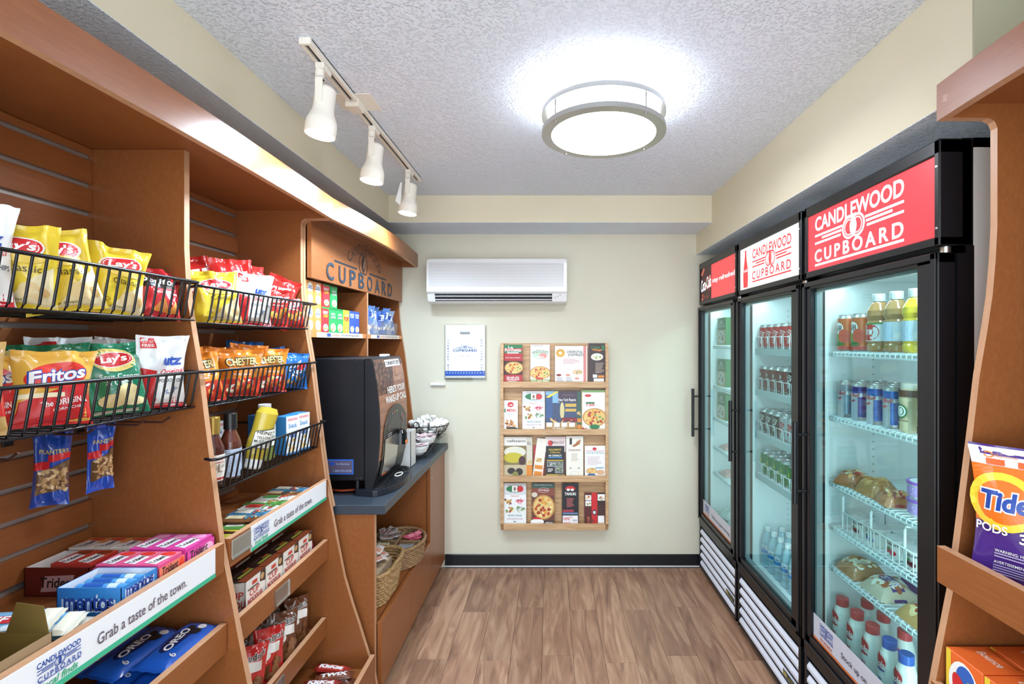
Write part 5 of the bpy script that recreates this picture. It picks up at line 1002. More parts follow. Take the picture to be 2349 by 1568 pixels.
for (cx, cy, zz) in ((-.785, 2.915, .8715), (-.772, 3.045, .9015)):
    for a in (0, 2.1, 4.2): x, y = cx+.047*math.cos(a), cy+.047*math.sin(a); MB().tube([(x, y, zz), (x, y, ZC+.0005)], .0025, m, 6).build('leg', ws)
MB().tube([(-.735, 2.93, .8715), (-.728, 2.98, .886), (-.727, 3.03, .9015)], .0025, m, 6).build('link', ws)
for cx, cy, zz, l, n in ((-.785, 2.915, .866, 'front', 16), (-.772, 3.045, .896, 'rear', 18)):
    R = .064; place(MB().lathe([(0, .001), (.03, .001), (.05, .018), (R-.003, .042), (R, .055), (R-.003, .055), (R-.008, .042), (.045, .02), (0, .006)], K('#f0f0ee', .25, coat=.3), 32), 'sweetener_bowl', f'white sweetener bowl, {l} of the two on the wire stand', 'bowl', (cx, cy, zz+.006), (0, 0, 0), 'white sweetener bowls')
    g_ = random.Random(n)
    for i in range(n):
        a, q = g_.uniform(0, 6.28), .042*math.sqrt(g_.random()); o_ = pack('sweetener_packet', f'pink and white sweetener packet in the {l} white bowl', (cx+q*math.cos(a), cy+q*math.sin(a), zz+.043+.012*g_.random()+.001*i), (.045, .028, .004), '#f2e4e6', (lambda p: p.R(.1, .2, .9, .75, K('#eab4bc', .4), 2)), (g_.uniform(-.4, .4), g_.uniform(-.4, .4), g_.uniform(0, 3)), 'packet', f'sweetener packets in the {l} white bowl', i)
as_ = thing('acrylic_stand', 'clear acrylic riser under the creamer basket', 'stand', (-.82, 3.22, ZC)); mb = MB(); mb.box(-.92, -.70, 3.115, 3.335, .918, .922, M['clear']); mb.box(-.92, -.70, 3.331, 3.335, ZC, .918, M['clear']); mb.box(-.92, -.70, 3.115, 3.119, ZC, .918, M['clear']); mb.build('riser', as_)
cb = thing('creamer_basket', 'round black wire basket heaped with white creamer cups', 'basket', (-.80, 3.225, .923))
MB().tube(ringp(-.80, 3.225, .132, .998, 36), .003, m, 6, True).build('rim', cb); MB().tube(ringp(-.80, 3.225, .075, .926, 24), .003, m, 6, True).build('base_ring', cb); MB().tube(ringp(-.80, 3.225, .11, .962, 30), .002, m, 6, True).build('middle_ring', cb)
for i in range(14): a = 2*PI*i/14; MB().tube([(-.80+.132*math.cos(a), 3.225+.132*math.sin(a), .998), (-.80+.108*math.cos(a), 3.225+.108*math.sin(a), .955), (-.80+.075*math.cos(a), 3.225+.075*math.sin(a), .926), (-.80, 3.225, .926)], .002, m, 5).build('rib', cb)
MB().tube([(-.845+.018*math.cos(t_), 3.10, 1.012+.02*math.sin(t_)) for t_ in [2*PI*i/16 for i in range(16)]], .003, m, 6, True).build('handle_loop', cb)
cmk = MB().lathe([(0, .0), (.012, 0), (.0165, .02), (.0185, .0205), (.0185, .022), (0, .0225)], K('#eeece6', .35), 16, mats=[K('#eeece6', .35)]*3+[K('#f6f4ef', .3)]*2)
g_ = random.Random(4); base_c = None; pos = []
for ring, (rad, n, zz) in enumerate(((.05, 6, .935), (.095, 14, .972), (.055, 8, .975), (.105, 16, .998), (.06, 9, 1.004), (.0, 1, 1.02), (.03, 4, 1.03))):
    for i in range(n): a = 2*PI*i/n+ring*.3; pos.append((-.80+rad*math.cos(a), 3.225+rad*math.sin(a), zz+g_.uniform(0, .006)))
for i, q in enumerate(pos):
    rot = (g_.uniform(-.9, .9), g_.uniform(-.9, .9), 0); lab = 'small white creamer cup heaped in the round wire basket'
    if base_c is None: base_c = place(cmk, 'creamer_cup', lab, 'creamer', q, rot, 'creamer cups in the wire basket')
    else: dup(base_c, q, rot)

# ------------------------------------------------------------------ baskets in the cubby
def sup(cx, cy, rx, ry, z, e=2, n=36):
    out = []
    for i in range(n): a = 2*PI*i/n; c, s_ = math.cos(a), math.sin(a); out.append((cx+rx*math.copysign(abs(c)**(2/e), c), cy+ry*math.copysign(abs(s_)**(2/e), s_), z))
    return out
def wbasket(name, lab, cx, cy, z0, rx, ry, h, m, n, e, taper, th, weave=24):
    o = thing(name, lab, 'basket', (cx, cy, z0))
    for k in range(n):
        f = k/(n-1); s_ = taper+(1-taper)*f; pts = sup(cx, cy, rx*s_, ry*s_, z0+th+(h-2*th)*f, e, 72)
        pts = [(x, y, zz) if 0 else (cx+(x-cx)*(1+.018*math.sin(i*PI/1.5+k*PI)), cy+(y-cy)*(1+.018*math.sin(i*PI/1.5+k*PI)), zz) for i, (x, y, zz) in enumerate(pts)]
        MB().tube(pts, th*(1.35 if k == n-1 else 1.0), m, 6, True).build('woven_strand' if k < n-1 else 'rim', o)
    st_ = MB()
    for i in range(weave): q0, q1 = sup(cx, cy, rx*taper, ry*taper, z0+th, e, weave)[i], sup(cx, cy, rx, ry, z0+h-th, e, weave)[i]; st_.tube([q0, q1], th*.7, m, 5)
    s2 = st_.build('stakes', o); s2['kind'] = 'stuff'
    b = MB(); pts = sup(cx, cy, rx*taper, ry*taper, z0+.002, e, 36); b.add(pts+[(x, y, z0+.006) for x, y, _ in pts], [list(range(36))[::-1], list(range(36, 72))], m); b.build('base', o); return o
ZK = .3455
wbasket('wicker_basket', 'golden wicker basket in the front of the open cubby', -.862, 2.33, ZK, .135, .17, .16, M['wicker'], 11, 4, .82, .0075, 28)
for s_ in (-1,): MB().tube([(-.745, 2.25, ZK+.155), (-.735, 2.27, ZK+.10), (-.733, 2.33, ZK+.085), (-.735, 2.39, ZK+.10), (-.745, 2.41, ZK+.155)], .007, M['wicker'], 6).build('handle', bpy.data.objects['wicker_basket'])
ob_ = wbasket('seagrass_basket', 'round brown divided basket at the back of the open cubby', -.84, 2.70, ZK, .145, .175, .115, M['rope'], 9, 2, .9, .0075, 24)
MB().box(-.846, -.834, 2.535, 2.865, ZK+.01, ZK+.105, M['rope'], .004).build('divider', ob_); MB().box(-.975, -.848, 2.694, 2.706, ZK+.01, ZK+.105, M['rope'], .004).build('divider', ob_); MB().box(-.832, -.705, 2.694, 2.706, ZK+.01, ZK+.105, M['rope'], .004).build('divider', ob_)
def fillp(cx, cy, rx, ry, z0, n, base, c2, where, seed, up=False, zr=.03):
    g_ = random.Random(seed); c = K(c2, .4); first = None
    for i in range(n):
        if up: loc = (cx+rx*(2*(i+.5)/n-1), cy+g_.uniform(-.3, .3)*ry*.3, z0); rot = (PI/2, g_.uniform(-.08, .08), PI/2+g_.uniform(-.05, .05)); loc = (loc[0], loc[1], z0+.02)
        else: loc = (cx+rx*g_.uniform(-.8, .8), cy+ry*g_.uniform(-.8, .8), z0+zr*g_.random()+.0012*i); rot = (g_.uniform(-.4, .4), g_.uniform(-.4, .4), g_.uniform(0, 3))
        if first is None: first = pack('condiment_packet', where, loc, (.052, .034, .004), base, lambda p: p.R(.15, .2, .85, .8, c, 2), rot, 'packet', where+' group', seed)
        else: dup(first, loc, rot)
fillp(-.905, 2.615, .04, .055, ZK+.078, 18, '#f0ead0', '#d8c04c', 'cream and yellow packet in the round divided basket', 1, True); fillp(-.905, 2.78, .045, .055, ZK+.08, 22, '#f4eeec', '#e8b8b4', 'white and pink packet in the round divided basket', 2); fillp(-.775, 2.62, .04, .05, ZK+.07, 14, '#b8c0c8', '#e0e4e8', 'grey-blue packet in the round divided basket', 3, True); fillp(-.775, 2.775, .035, .05, ZK+.078, 10, '#d8607c', '#e890a4', 'deep pink packet in the round divided basket', 4)
fillp(-.875, 2.325, .085, .115, ZK+.132, 34, '#f4eae4', '#f0a890', 'coral and white packet in the wicker basket', 5, zr=.025)
MB().box(-.96, -.79, 2.2, 2.45, ZK+.008, ZK+.125, K('#d9c3a4', .6)).build('paper_liner', bpy.data.objects['wicker_basket'])
MB().box(-.955, -.852, 2.57, 2.66, ZK+.008, ZK+.05, K('#b89a70', .6)).build('paper_liner', ob_); MB().box(-.955, -.852, 2.74, 2.83, ZK+.008, ZK+.065, K('#f0e4e0', .6)).build('paper_liner', ob_); MB().box(-.83, -.745, 2.74, 2.82, ZK+.008, ZK+.065, K('#d8607c', .6)).build('paper_liner', ob_)

# ------------------------------------------------------------------ cereal and sachets in the hutch
zs = 1.5785; CD = {
 'o': ('orange_cereal_box', '#e89a50', 'orange', lambda p: (p.E(.5, .72, .36, .2, WHT), p.T('Frosted', .5, .78, .5, .09, BLU, .01), p.T('Mini-Wheats', .5, .69, .6, .08, BLU, .01), p.E(.5, .26, .36, .2, K('#f0ead8', .4)), p.F(.5, .26, .3, .15, 10, ['#d8c8a8', '#b8a888', '#e8dcc8'], 3, .25))),
 'r': ('red_cereal_box', '#d8343c', 'red', lambda p: (p.R(0, .93, 1, 1, K('#3f9a4a', .4)), p.T('FROOT', .5, .78, .7, .12, WHT, .03), p.T('LOOPS', .5, .65, .6, .11, K('#f0d23c', .4), .03), p.E(.5, .2, .36, .14, WHT), p.F(.5, .2, .32, .11, 14, ['#e04a8a', '#f0a03c', '#58b04c', '#8a5ac0', '#e8d23c'], 3, .22))),
 'g': ('green_cereal_box', '#2fa85a', 'green', lambda p: (p.R(0, .93, 1, 1, K('#1f8a4a', .4)), p.T('APPLE', .5, .76, .56, .09, WHT, .02), p.T('JACKS', .5, .62, .74, .14, K('#2a2a2a', .4), .05), p.T('JACKS', .5, .62, .7, .12, WHT, .02), p.E(.5, .22, .38, .17, WHT), p.F(.5, .22, .33, .13, 14, ['#e8a04a', '#8ab848', '#d88a3c'], 3, .22))),
 'y': ('yellow_cereal_box', '#e8cc3c', 'yellow', lambda p: (p.T('POPS', .5, .62, .8, .2, K('#c8343c', .4), .04), p.T('corn', .5, .78, .4, .08, WHT, .02), p.E(.5, .22, .38, .2, K('#e0a83c', .4)), p.F(.5, .24, .33, .15, 14, ['#f0d878', '#e8c050', '#f4e4a0'], 3, .22))),
 'b': ('blue_cereal_box', '#3458b8', 'blue', lambda p: (p.T('FROSTED', .5, .84, .8, .09, WHT, .02), p.T('FLAKES', .5, .74, .7, .09, WHT, .02), p.E(.5, .2, .4, .14, WHT), p.F(.5, .2, .34, .1, 12, ['#e8b058', '#d89a3c', '#f0c880'], 3, .25)))}
seq = [('o', 2.118, .066), ('o', 2.188, .068), ('r', 2.262, .07), ('g', 2.34, .075), ('g', 2.418, .075), ('y', 2.496, .072), ('b', 2.566, .062), ('b', 2.632, .062)]
for i, (kk, y, w) in enumerate(seq): n, c_, a_, f_ = CD[kk]; fbox(n, f'{a_} cereal box on the hutch shelf, {ORD[i]} from the near end of the lower layer', (-1.055, y, zs), (w, .042, .118), c_, f_, LZ, group='small cereal boxes in the hutch')
for i, (kk, y, w) in enumerate([('o', 2.125, .066), ('o', 2.198, .066), ('r', 2.28, .07), ('g', 2.362, .07)]): n, c_, a_, f_ = CD[kk]; fbox(n, f'{a_} cereal box on the hutch shelf, {ORD[i]} from the near end of the upper layer', (-1.058, y, zs+.1185), (w, .04, .105), c_, f_, LZ, group='small cereal boxes in the hutch')
bn = thing('sachet_bin', 'clear acrylic bin of blue and silver sachets in the hutch', 'bin', (-1.08, 3.03, zs)); y0, y1 = 2.78, 3.31; mb = MB(); mb.box(-1.03, -1.027, y0, y1, zs, zs+.08, M['clear']); mb.box(-1.14, -1.137, y0, y1, zs, zs+.1, M['clear']); mb.box(-1.14, -1.027, y0, y0+.003, zs, zs+.09, M['clear']); mb.box(-1.14, -1.027, y1-.003, y1, zs, zs+.09, M['clear']); mb.box(-1.14, -1.027, y0, y1, zs, zs+.003, M['clear']); mb.build('bin_body', bn)
def d_sach(p): p.R(.3, .6, .8, .85, K('#e8ecf4', .3)); p.F(.5, .3, .3, .2, 5, ['#d8a8a0', '#c8c8d8', '#f0f0f0'], 2, .4); p.R(.15, .62, .6, .8, BLU)
for i in range(13):
    kk = i % 3; bag('drink_sachet', f'{["blue", "silver", "white and blue"][kk]} drink sachet in the clear hutch bin, {ORD[i]} from the near end', (-1.06-.03*(i % 2), 2.805+.0395*i, zs+.004), .075, .14+.012*(i % 3), .014, ['#3f66b8', '#9fb0d0', '#5f86cc'][kk], d_sach, 62+6*(i % 3), .05, 0, 150+i, 'sachet', 'drink sachets in the hutch bin', .2, None, 10, 10)
bag('drink_sachet', 'white sachet with pink picture standing in front of the near end of the bin', (-1.03, 2.75, zs), .075, .105, .012, '#e4e8f2', d_sach, 75, .05, 0, 171, 'sachet', None, .25, None, 10, 10)

# ------------------------------------------------------------------ back wall: air conditioner
BY = BACK; AC = thing('air_conditioner', 'white wall-mounted split air conditioner high on the back wall', 'air conditioner', (-.35, BY, 1.79)); x0, x1 = -.80, .105
m = K('#f1f1f0', .35); pr = [(BY-.002, 2.075), (BY-.14, 2.083), (BY-.175, 2.075), (BY-.19, 2.05), (BY-.195, 1.87), (BY-.192, 1.858), (BY-.18, 1.853), (BY-.155, 1.80), (BY-.13, 1.792), (BY-.002, 1.79)]
MB().prism(pr, 'x', x0+.012, x1-.012, m).build('casing', AC)
for a, b in ((x0, x0+.0125), (x1-.0125, x1)): MB().prism([(y+.004 if y < BY-.01 else y, z-.003 if z > 1.9 else z+.002) for y, z in pr], 'x', a, b, m).build('end_cap', AC)
mb = MB()
for i in range(24): z = 1.893+.0066*i; mb.box(x0+.015, x1-.02, BY-.1985, BY-.192, z, z+.0042, K('#e9e9ea', .4))
s_ = mb.build('front_grille', AC); s_['kind'] = 'stuff'
MB().prism([(BY-.1965, 1.888), (BY-.1965, 1.862), (BY-.19, 1.855), (BY-.185, 1.888)], 'x', x0+.004, x1-.004, m).build('lower_fascia', AC)
sl_ = MB().prism([(BY-.1795, 1.849), (BY-.158, 1.803), (BY-.14, 1.81), (BY-.16, 1.852)], 'x', x0+.05, x1-.095, K('#2a2c30', .6)).build('outlet', AC)
for (f0) in (.32, .78): y = BY-.1795+.0215*f0; z = 1.849-.046*f0; MB().prism([(y-.012, z+.001), (y-.012, z-.003), (y+.012, z-.007), (y+.012, z-.003)], 'x', x0+.05, x1-.095, K('#dfe0e2', .4)).build('louver', AC)
for i in range(16): x = x0+.09+.042*i; MB().box(x, x+.002, BY-.178, BY-.162, 1.812, 1.846, K('#4a4c52', .5)).build('fin', AC)
MB().prism([(BY-.1805, 1.851), (BY-.157, 1.801), (BY-.14, 1.81), (BY-.16, 1.852)], 'x', x1-.094, x1-.002, m).build('control_end', AC)
for i in range(3): MB().box(x1-.08+.016*i, x1-.07+.016*i, BY-.180+.0045*(2-i), BY-.168+.0045*(2-i), 1.822+.009*i, 1.825+.009*i, K('#7a7a80', .4)).build('indicator', AC)
p = Pr(plane((x0+.1, BY-.1966, 1.862), (1, 0, 0), (0, 0, 1), (0, -1, 0)), .06, .024); p.E(.5, .5, .48, .35, K('#c8ccd0', .4), inner=.85); p.build('badge', AC)
# ------------------------------------------------------------------ bag dispenser and tube
def wx(px, d=3.35): return (px-1263)*d/FPX
def wz(py, d=3.35): return EYE+(785-py)*d/FPX
BD = thing('bag_dispenser', 'clear wall holder of white carry bags with blue lettering', 'dispenser', (wx(1067), BY, wz(870))); xa, xb_ = wx(1022), wx(1113); z0, z1 = wz(866), wz(745)
mb = MB(); mb.box(xa-.004, xb_+.004, BY-.003, BY-.001, z0-.03, z1+.008, M['clear']); mb.box(xa-.004, xb_+.004, BY-.030, BY-.0285, z0-.012, z0+.03, M['clear']); mb.box(xa-.004, xb_+.004, BY-.03, BY-.002, z0-.012, z0-.010, M['clear']); mb.box(xa-.004, xa-.0025, BY-.03, BY-.002, z0-.012, z1, M['clear']); mb.box(xb_+.0025, xb_+.004, BY-.03, BY-.002, z0-.012, z1, M['clear']); mb.build('holder', BD)
bs = MB().box(xa, xb_, BY-.026, BY-.004, z0, z1, K('#f1f4f9', .4), .002).build('bag_stack', BD)
W2, H2 = xb_-xa, z1-z0; p = Pr(plane(((xa+xb_)/2, BY-.0305, z0), (1, 0, 0), (0, 0, 1), (0, -1, 0)), W2, H2); nv = K('#274a8a', .4)
p.R(0, .04, 1, .13, K('#2455b0', .4), 2); 
for i in range(14): p.k = 1; p.E(.05+.07*i, .095, .014, .008, WHT, n=8)
p.k = 1; p.R(.38, .83, .62, .875, K('#8a8f8a', .5), 2); p.R(.4, .86, .6, .875, K('#c8d0da', .4), 1); p.T('CANDLEWOOD', .5, .6, .36, .04, K('#8a9ac0', .4), -.004, arc=.28); p.E(.49, .58, .03, .022, nv, inner=.8); p.E(.51, .58, .03, .022, nv, inner=.8); p.R(.26, .565, .44, .57, nv, 1); p.R(.56, .565, .76, .57, nv, 1); p.T('CUPBOARD', .5, .52, .6, .045, nv, .02, sp=1.2); p.T('For all your stuff', .5, .41, .24, .016, nv)
for s_, u in (('CUPBOARD BAG', .08), ('FOR YOUR USE', .92)):
    n = len(s_); k = p.k
    for i, c in enumerate(s_):
        if c != ' ': p.k = k; p.T(c, u, .71-.052*i, .036, .026, nv, .02)
p.build('bag_print', BD)
tag(MB().tube([(wx(988), BY-.014, wz(881)), (wx(1021), BY-.014, wz(881))], .011, K('#f2f2f4', .35), 16).build('white_tube'), 'small white tube fixed to the wall below the bag holder', 'tube')
# ------------------------------------------------------------------ menu rack and leaflets
RK = thing('menu_rack', 'oak wall rack with four ledges of takeaway menus', 'rack', (.025, BY, .28)); d_ = 3.30
X0, X1 = wx(1148, 3.29), wx(1396, 3.29); Z0, Z1 = wz(1218, 3.29), wz(787, 3.29)
MB().box(X0+.01, X1-.01, BY-.016, BY-.001, Z0+.03, Z1, M['oak']).build('back_board', RK)
for a, b in ((X0, X0+.02), (X1-.02, X1)): MB().prism([(BY-.001, Z0-.01), (BY-.03, Z0-.01), (BY-.078, Z0+.05), (BY-.078, Z1-.09), (BY-.05, Z1), (BY-.001, Z1)], 'x', a, b, M['oak']).build('side', RK)
LED = [(875, 889), (984, 997), (1091, 1105), (1201, 1215)]; LZs = []
for a, b in LED:
    za_, zb2 = wz(a, 3.29), wz(b, 3.29); LZs.append(za_); MB().box(X0+.02, X1-.02, BY-.078, BY-.063, zb2, za_, M['oak'], .001).build('ledge', RK); MB().box(X0+.02, X1-.02, BY-.063, BY-.016, zb2, zb2+.012, M['oak']).build('shelf', RK)
def c2(cx, cy): return 1120+cx/3.267, 760+cy/3.267
PIZ = ['#c84a30', '#e8c070', '#e0a048', '#f0dc98', '#7a9a48', '#a83a28']
def pizza(p, u, v, ru, rv, n=26, s=3): p.E(u, v, ru, rv, K('#c89250', .4)); p.E(u, v, ru*.88, rv*.88, K('#e8c880', .4)); p.F(u, v, ru*.85, rv*.85, n, PIZ, s, .16)
NAV, GRY, CRE, ORG, GRN, MAR = K('#26345c', .4), K('#9a9aa0', .4), K('#efe6d2', .4), K('#e08a34', .4), K('#2f7a4a', .4), K('#8a2428', .4)
def l_porch(p): p.R(0, .78, 1, 1, GRN); p.R(0, .84, 1, .9, RED); p.T('La', .38, .93, .25, .07, WHT, .02); p.T('Porchetta', .5, .86, .85, .09, WHT, .02); p.R(.2, .77, .8, .80, WHT); p.T('DINE IN CARRY OUT DELIVERY', .5, .66, .8, .025, WHT); p.R(0, .22, 1, .58, K('#4a2420', .4)); pizza(p, .55, .4, .5, .16); p.T('703.409.1032', .5, .15, .66, .045, WHT, .02); p.T('703.656.0410', .5, .1, .66, .045, WHT, .02); p.lines(.25, .02, .75, .07, 2, WHT)
def l_ando(p): p.lines(.1, .955, .95, .985, 1, GRY); p.T("ANDOLINI'S", .5, .83, .86, .08, K('#4f8a5c', .4), .02, arc=.9); p.E(.5, .71, .38, .08, K('#c8dcc0', .4)); p.E(.65, .71, .2, .07, K('#e89a90', .4)); p.T('PIZZA', .5, .68, .4, .05, WHT, .02); pizza(p, .5, .27, .55, .17); p.R(.3, .1, .65, .15, RED); p.R(0, 0, 1, .1, K('#8aa84c', .4)); p.T('571-442-8983', .5, .05, .9, .06, WHT, .03)
def l_orient(p): p.E(.17, .81, .14, .11, K('#e0a83c', .4)); p.E(.17, .81, .05, .04, WHT); p.T('ORIENTAL', .62, .84, .5, .07, K('#5a5650', .4), .015, .2); p.T('EXPRESS', .66, .76, .5, .07, K('#5a5650', .4), .015, .2); p.lines(.25, .52, .8, .66, 4, K('#d8a0a8', .4)); p.R(.88, .0, .97, 1, K('#e08a84', .4)); p.E(.7, .3, .16, .07, K('#e8c0a0', .4)); p.F(.7, .3, .12, .05, 7, PIZ, 2, .3); p.E(.12, .22, .08, .03, MAR); p.E(.4, .22, .07, .03, K('#e09080', .4)); p.E(.68, .13, .07, .03, K('#e09080', .4)); p.lines(.05, .02, .28, .17, 5, GRY); p.lines(.34, .02, .56, .17, 5, GRY)
def l_china(p): p.T('China', .4, .9, .55, .07, GRN, .03); p.T('Village', .48, .83, .6, .07, ORG, .03); p.E(.5, .66, .36, .09, WHT); p.F(.5, .66, .28, .07, 9, PIZ, 2, .25); p.R(.78, .82, .94, .95, GRN); p.lines(.4, .25, .95, .52, 8, K('#b8a090', .4)); p.R(.3, .03, .9, .12, WHT); p.R(.55, .14, .92, .2, ORG); p.R(.25, .14, .5, .22, WHT)
def l_menu(p): p.E(.5, .86, .22, .09, RED); p.F(.5, .86, .14, .05, 5, ['#f4f4f4', '#c8343c'], 2, .35); p.T('MENU', .56, .67, .62, .1, RED, .03); p.T('View Menu', .5, .54, .4, .05, GRY, 0, .3); p.R(.08, .6, .16, .72, GRN); p.F(.5, .2, .44, .17, 20, ['#c8844c', '#e8b070', '#7a4a30', '#d89a58'], 2, .2); p.E(.6, .06, .38, .06, K('#3a3a3e', .4))
def l_pais(p): p.R(0, .72, 1, 1, K('#d8d8d8', .4)); p.T("PAISANO'S", .5, .95, .6, .045, GRY, .005); p.E(.5, .86, .38, .085, GRN); p.R(.38, .79, .62, .94, WHT); p.E(.74, .86, .14, .075, RED); p.E(.5, .86, .05, .05, K('#8a6a5a', .4)); p.T('Delivered', .5, .69, .36, .035, RED, 0, .2)
def l_pais2(p):
    l_pais(p)
    for (u, v, cs) in ((.25, .56, ['#c89a58', '#8a4a30', '#e8d090']), (.75, .56, ['#c8405c', '#e89aa8', '#e8d8a0']), (.25, .37, PIZ), (.75, .37, ['#7a9a68', '#d8e0d0', '#9aa8a0'])): p.F(u, v, .22, .08, 12, cs, int(u*10+v*100), .28)
    p.R(0, 0, 1, .26, K('#eef0f0', .4)); p.T('ORDER ONLINE', .5, .22, .62, .045, K('#3a7a7a', .4), .01); p.T('PASANOSPIZZA.COM', .5, .14, .66, .035, K('#b07a80', .4)); p.R(.44, .06, .56, .09, GRY)
def l_ny(p): p.R(0, .7, .45, 1, K('#8ab8d8', .4)); p.R(0, .3, .22, .9, K('#3a5a8a', .4)); p.R(.4, .72, 1, 1, K('#4a3a4a', .4)); p.T("Angelina's", .72, .9, .4, .06, K('#8a6a5a', .4), 0, .3); p.T('New York Pizzeria', .69, .78, .56, .07, WHT, .01); p.E(.53, .5, .07, .22, K('#d8c890', .4)); p.R(.63, .6, .98, .68, YEL if 0 else K('#d8b050', .4)); p.R(.63, .48, .98, .55, K('#d8b050', .4)); p.R(.5, .22, 1, .32, MAR); p.F(.5, .24, .4, .05, 10, ['#c83a34', '#e8c070', '#3a3a4a'], 2, .3); p.R(.0, 0, 1, .2, K('#b08a50', .4)); [p.R(.03+.24*i, .09, .21+.24*i, .2, WHT) for i in range(4)]; p.T('703-858-0000', .42, .045, .4, .05, WHT, .02); p.Q([(0, .85), (.1, .83), (.42, .98), (.35, 1)], YEL, 2)
def l_green(p): p.R(0, .94, 1, 1, K('#8ab070', .4)); p.R(0, 0, .03, 1, K('#d8b87a', .4)); p.E(.27, .86, .14, .035, RED); p.R(.5, .8, .98, .9, WHT); p.T('120', .38, .63, .34, .06, RED, .03); p.R(.18, .66, .55, .7, GRN); pizza(p, .55, .32, .52, .23, 36); p.E(.55, .09, .22, .06, GRN); p.F(.1, .06, .1, .05, 4, ['#c83a28'], 2, .5)
def l_cafe(p): p.T('cafesano', .45, .9, .64, .07, K('#4a463e', .4), .006); p.R(0, .25, .8, .78, K('#8a7a50', .4)); p.E(.4, .62, .38, .14, K('#e0ddc8', .4)); p.E(.35, .48, .34, .13, K('#c8b838', .4)); p.E(.65, .4, .12, .12, K('#4a3030', .4)); p.R(0, 0, .8, .3, K('#c8b894', .4)); p.E(.28, .15, .14, .08, K('#3a3430', .4)); p.E(.55, .13, .13, .09, K('#332c2c', .4)); p.E(.42, .07, .1, .07, K('#8a8a48', .4)); p.R(.8, 0, 1, 1, K('#d8d0bc', .4)); p.T('EL', .9, .84, .14, .07, K('#6a6258', .4)); p.R(.8, 0, 1, .3, ORG); p.F(.9, .4, .08, .1, 6, ['#d8b878', '#e8d098'], 2, .4)
def l_orange(p): p.R(.1, .0, .9, .14, ORG); p.R(.1, .2, .9, .3, ORG); p.F(.4, .45, .3, .1, 8, ['#d8b878', '#e8d098', '#c89a50'], 2, .35)
def l_redm(p): p.F(.5, .8, .35, .15, 8, ['#f0e0d0', '#d84a3c', '#e8c090'], 2, .35); p.R(.6, .3, .95, .55, WHT)
def l_mak(p): p.R(0, .62, 1, 1, K('#e8d4d0', .4)); p.E(.25, .84, .12, .07, RED); p.T('Makura Grill', .6, .86, .62, .08, K('#6a4a4a', .4), .005, .3); p.R(.1, .66, .9, .72, K('#e0a0a0', .4))
def l_fit(p): p.T('SOLDIERFIT', .5, .88, .7, .06, K('#d8b84a', .4), .03); p.T('STERLING', .5, .79, .56, .055, K('#d8b84a', .4), .015); p.T('NO CONTRACT!', .5, .69, .7, .06, WHT, .03); p.R(.12, .61, .88, .645, K('#3a8ac0', .4)); p.R(.05, .52, .95, .55, K('#d8b84a', .4)); p.R(.05, .12, .95, .5, K('#8a8a88', .4)); p.F(.3, .42, .22, .07, 8, ['#2fa06a', '#3a3a3a', '#c8c8c8'], 2, .3); p.F(.75, .42, .2, .06, 8, ['#4a4a4a', '#6a8a58', '#9a9a9a'], 3, .3); p.F(.75, .24, .2, .1, 8, ['#6a8a48', '#a8b890', '#4a5a3a'], 4, .3); p.R(.06, .12, .48, .32, K('#1c1c20', .4)); p.lines(.1, .16, .4, .28, 3, WHT); p.R(0, 0, 1, .09, K('#c8a84a', .4)); p.E(.8, .05, .14, .045, K('#8a8060', .4))
def l_way(p): p.R(.2, .79, .34, .95, DK); p.Q([(.45, .73), (.8, .8), (.85, .92), (.6, .86)], K('#b8784a', .4), 4); p.E(.55, .78, .2, .03, K('#a86a40', .4), rot=.4); p.T('CHINAWAY', .5, .655, .74, .05, K('#8a4a34', .4), .015); p.lines(.3, .38, .75, .58, 7, K('#c8b8a8', .4)); p.R(.2, .2, .32, .23, GRY); p.R(.68, .2, .8, .23, GRY); p.E(.5, .08, .25, .06, K('#d8cab8', .4), inner=.9)
def l_bus(p): p.E(.47, .9, .1, .05, RED); p.T('BUSINESS RUNS BETTER', .5, .83, .84, .04, K('#c86a70', .4), .01); p.T('WITH BETTER PIZZA', .5, .765, .84, .05, K('#4a9a9a', .4), .01); p.lines(.12, .38, .85, .66, 7, K('#d8b8c0', .4)); pizza(p, .32, .19, .26, .1, 14); p.E(.75, .15, .2, .08, K('#e0b088', .4)); p.R(.5, .27, .9, .31, K('#8ab0c0', .4)); p.E(.32, .06, .2, .05, K('#3a6ab0', .4))
def l_voc(p): p.R(0, .88, 1, 1, K('#3a5a50', .4)); p.R(0, .7, 1, .88, K('#8a4a38', .4)); p.T('ONLINE ORDERING AVAILABLE', .5, .955, .8, .02, WHT); p.E(.52, .83, .25, .06, K('#c8c0b0', .4)); p.E(.52, .83, .23, .05, MAR); p.T('VOCELLI', .52, .83, .4, .04, WHT, .02); p.E(.12, .72, .13, .06, K('#d8d0bc', .4)); pizza(p, .52, .42, .5, .3, 60, 5); p.E(.24, .07, .3, .07, WHT); p.R(.55, 0, 1, .09, DK); p.T('MENU', .78, .045, .34, .04, WHT, .02); p.R(.05, .13, .4, .17, RED)
def l_tan(p): p.E(.5, .86, .3, .075, RED); p.R(.2, .78, .8, .84, DK); p.E(.38, .84, .1, .03, WHT); p.E(.62, .84, .1, .03, WHT); p.T('TANUKI', .5, .74, .68, .07, WHT, .03); p.lines(.28, .42, .75, .64, 8, K('#c86a6a', .4)); p.R(.05, .3, .7, .36, K('#a83a4a', .4)); p.R(.05, .25, .95, .29, K('#6a8ab0', .4)); p.R(.04, 0, .96, .22, K('#efe6e6', .4)); p.T('10%', .27, .14, .36, .07, RED, .02); p.T('OFF', .5, .175, .2, .03, RED, .01); p.T('$20', .78, .1, .24, .04, NAV, .01); p.T('FREE', .3, .03, .4, .045, RED, .03); p.R(.7, .14, .92, .2, WHT)
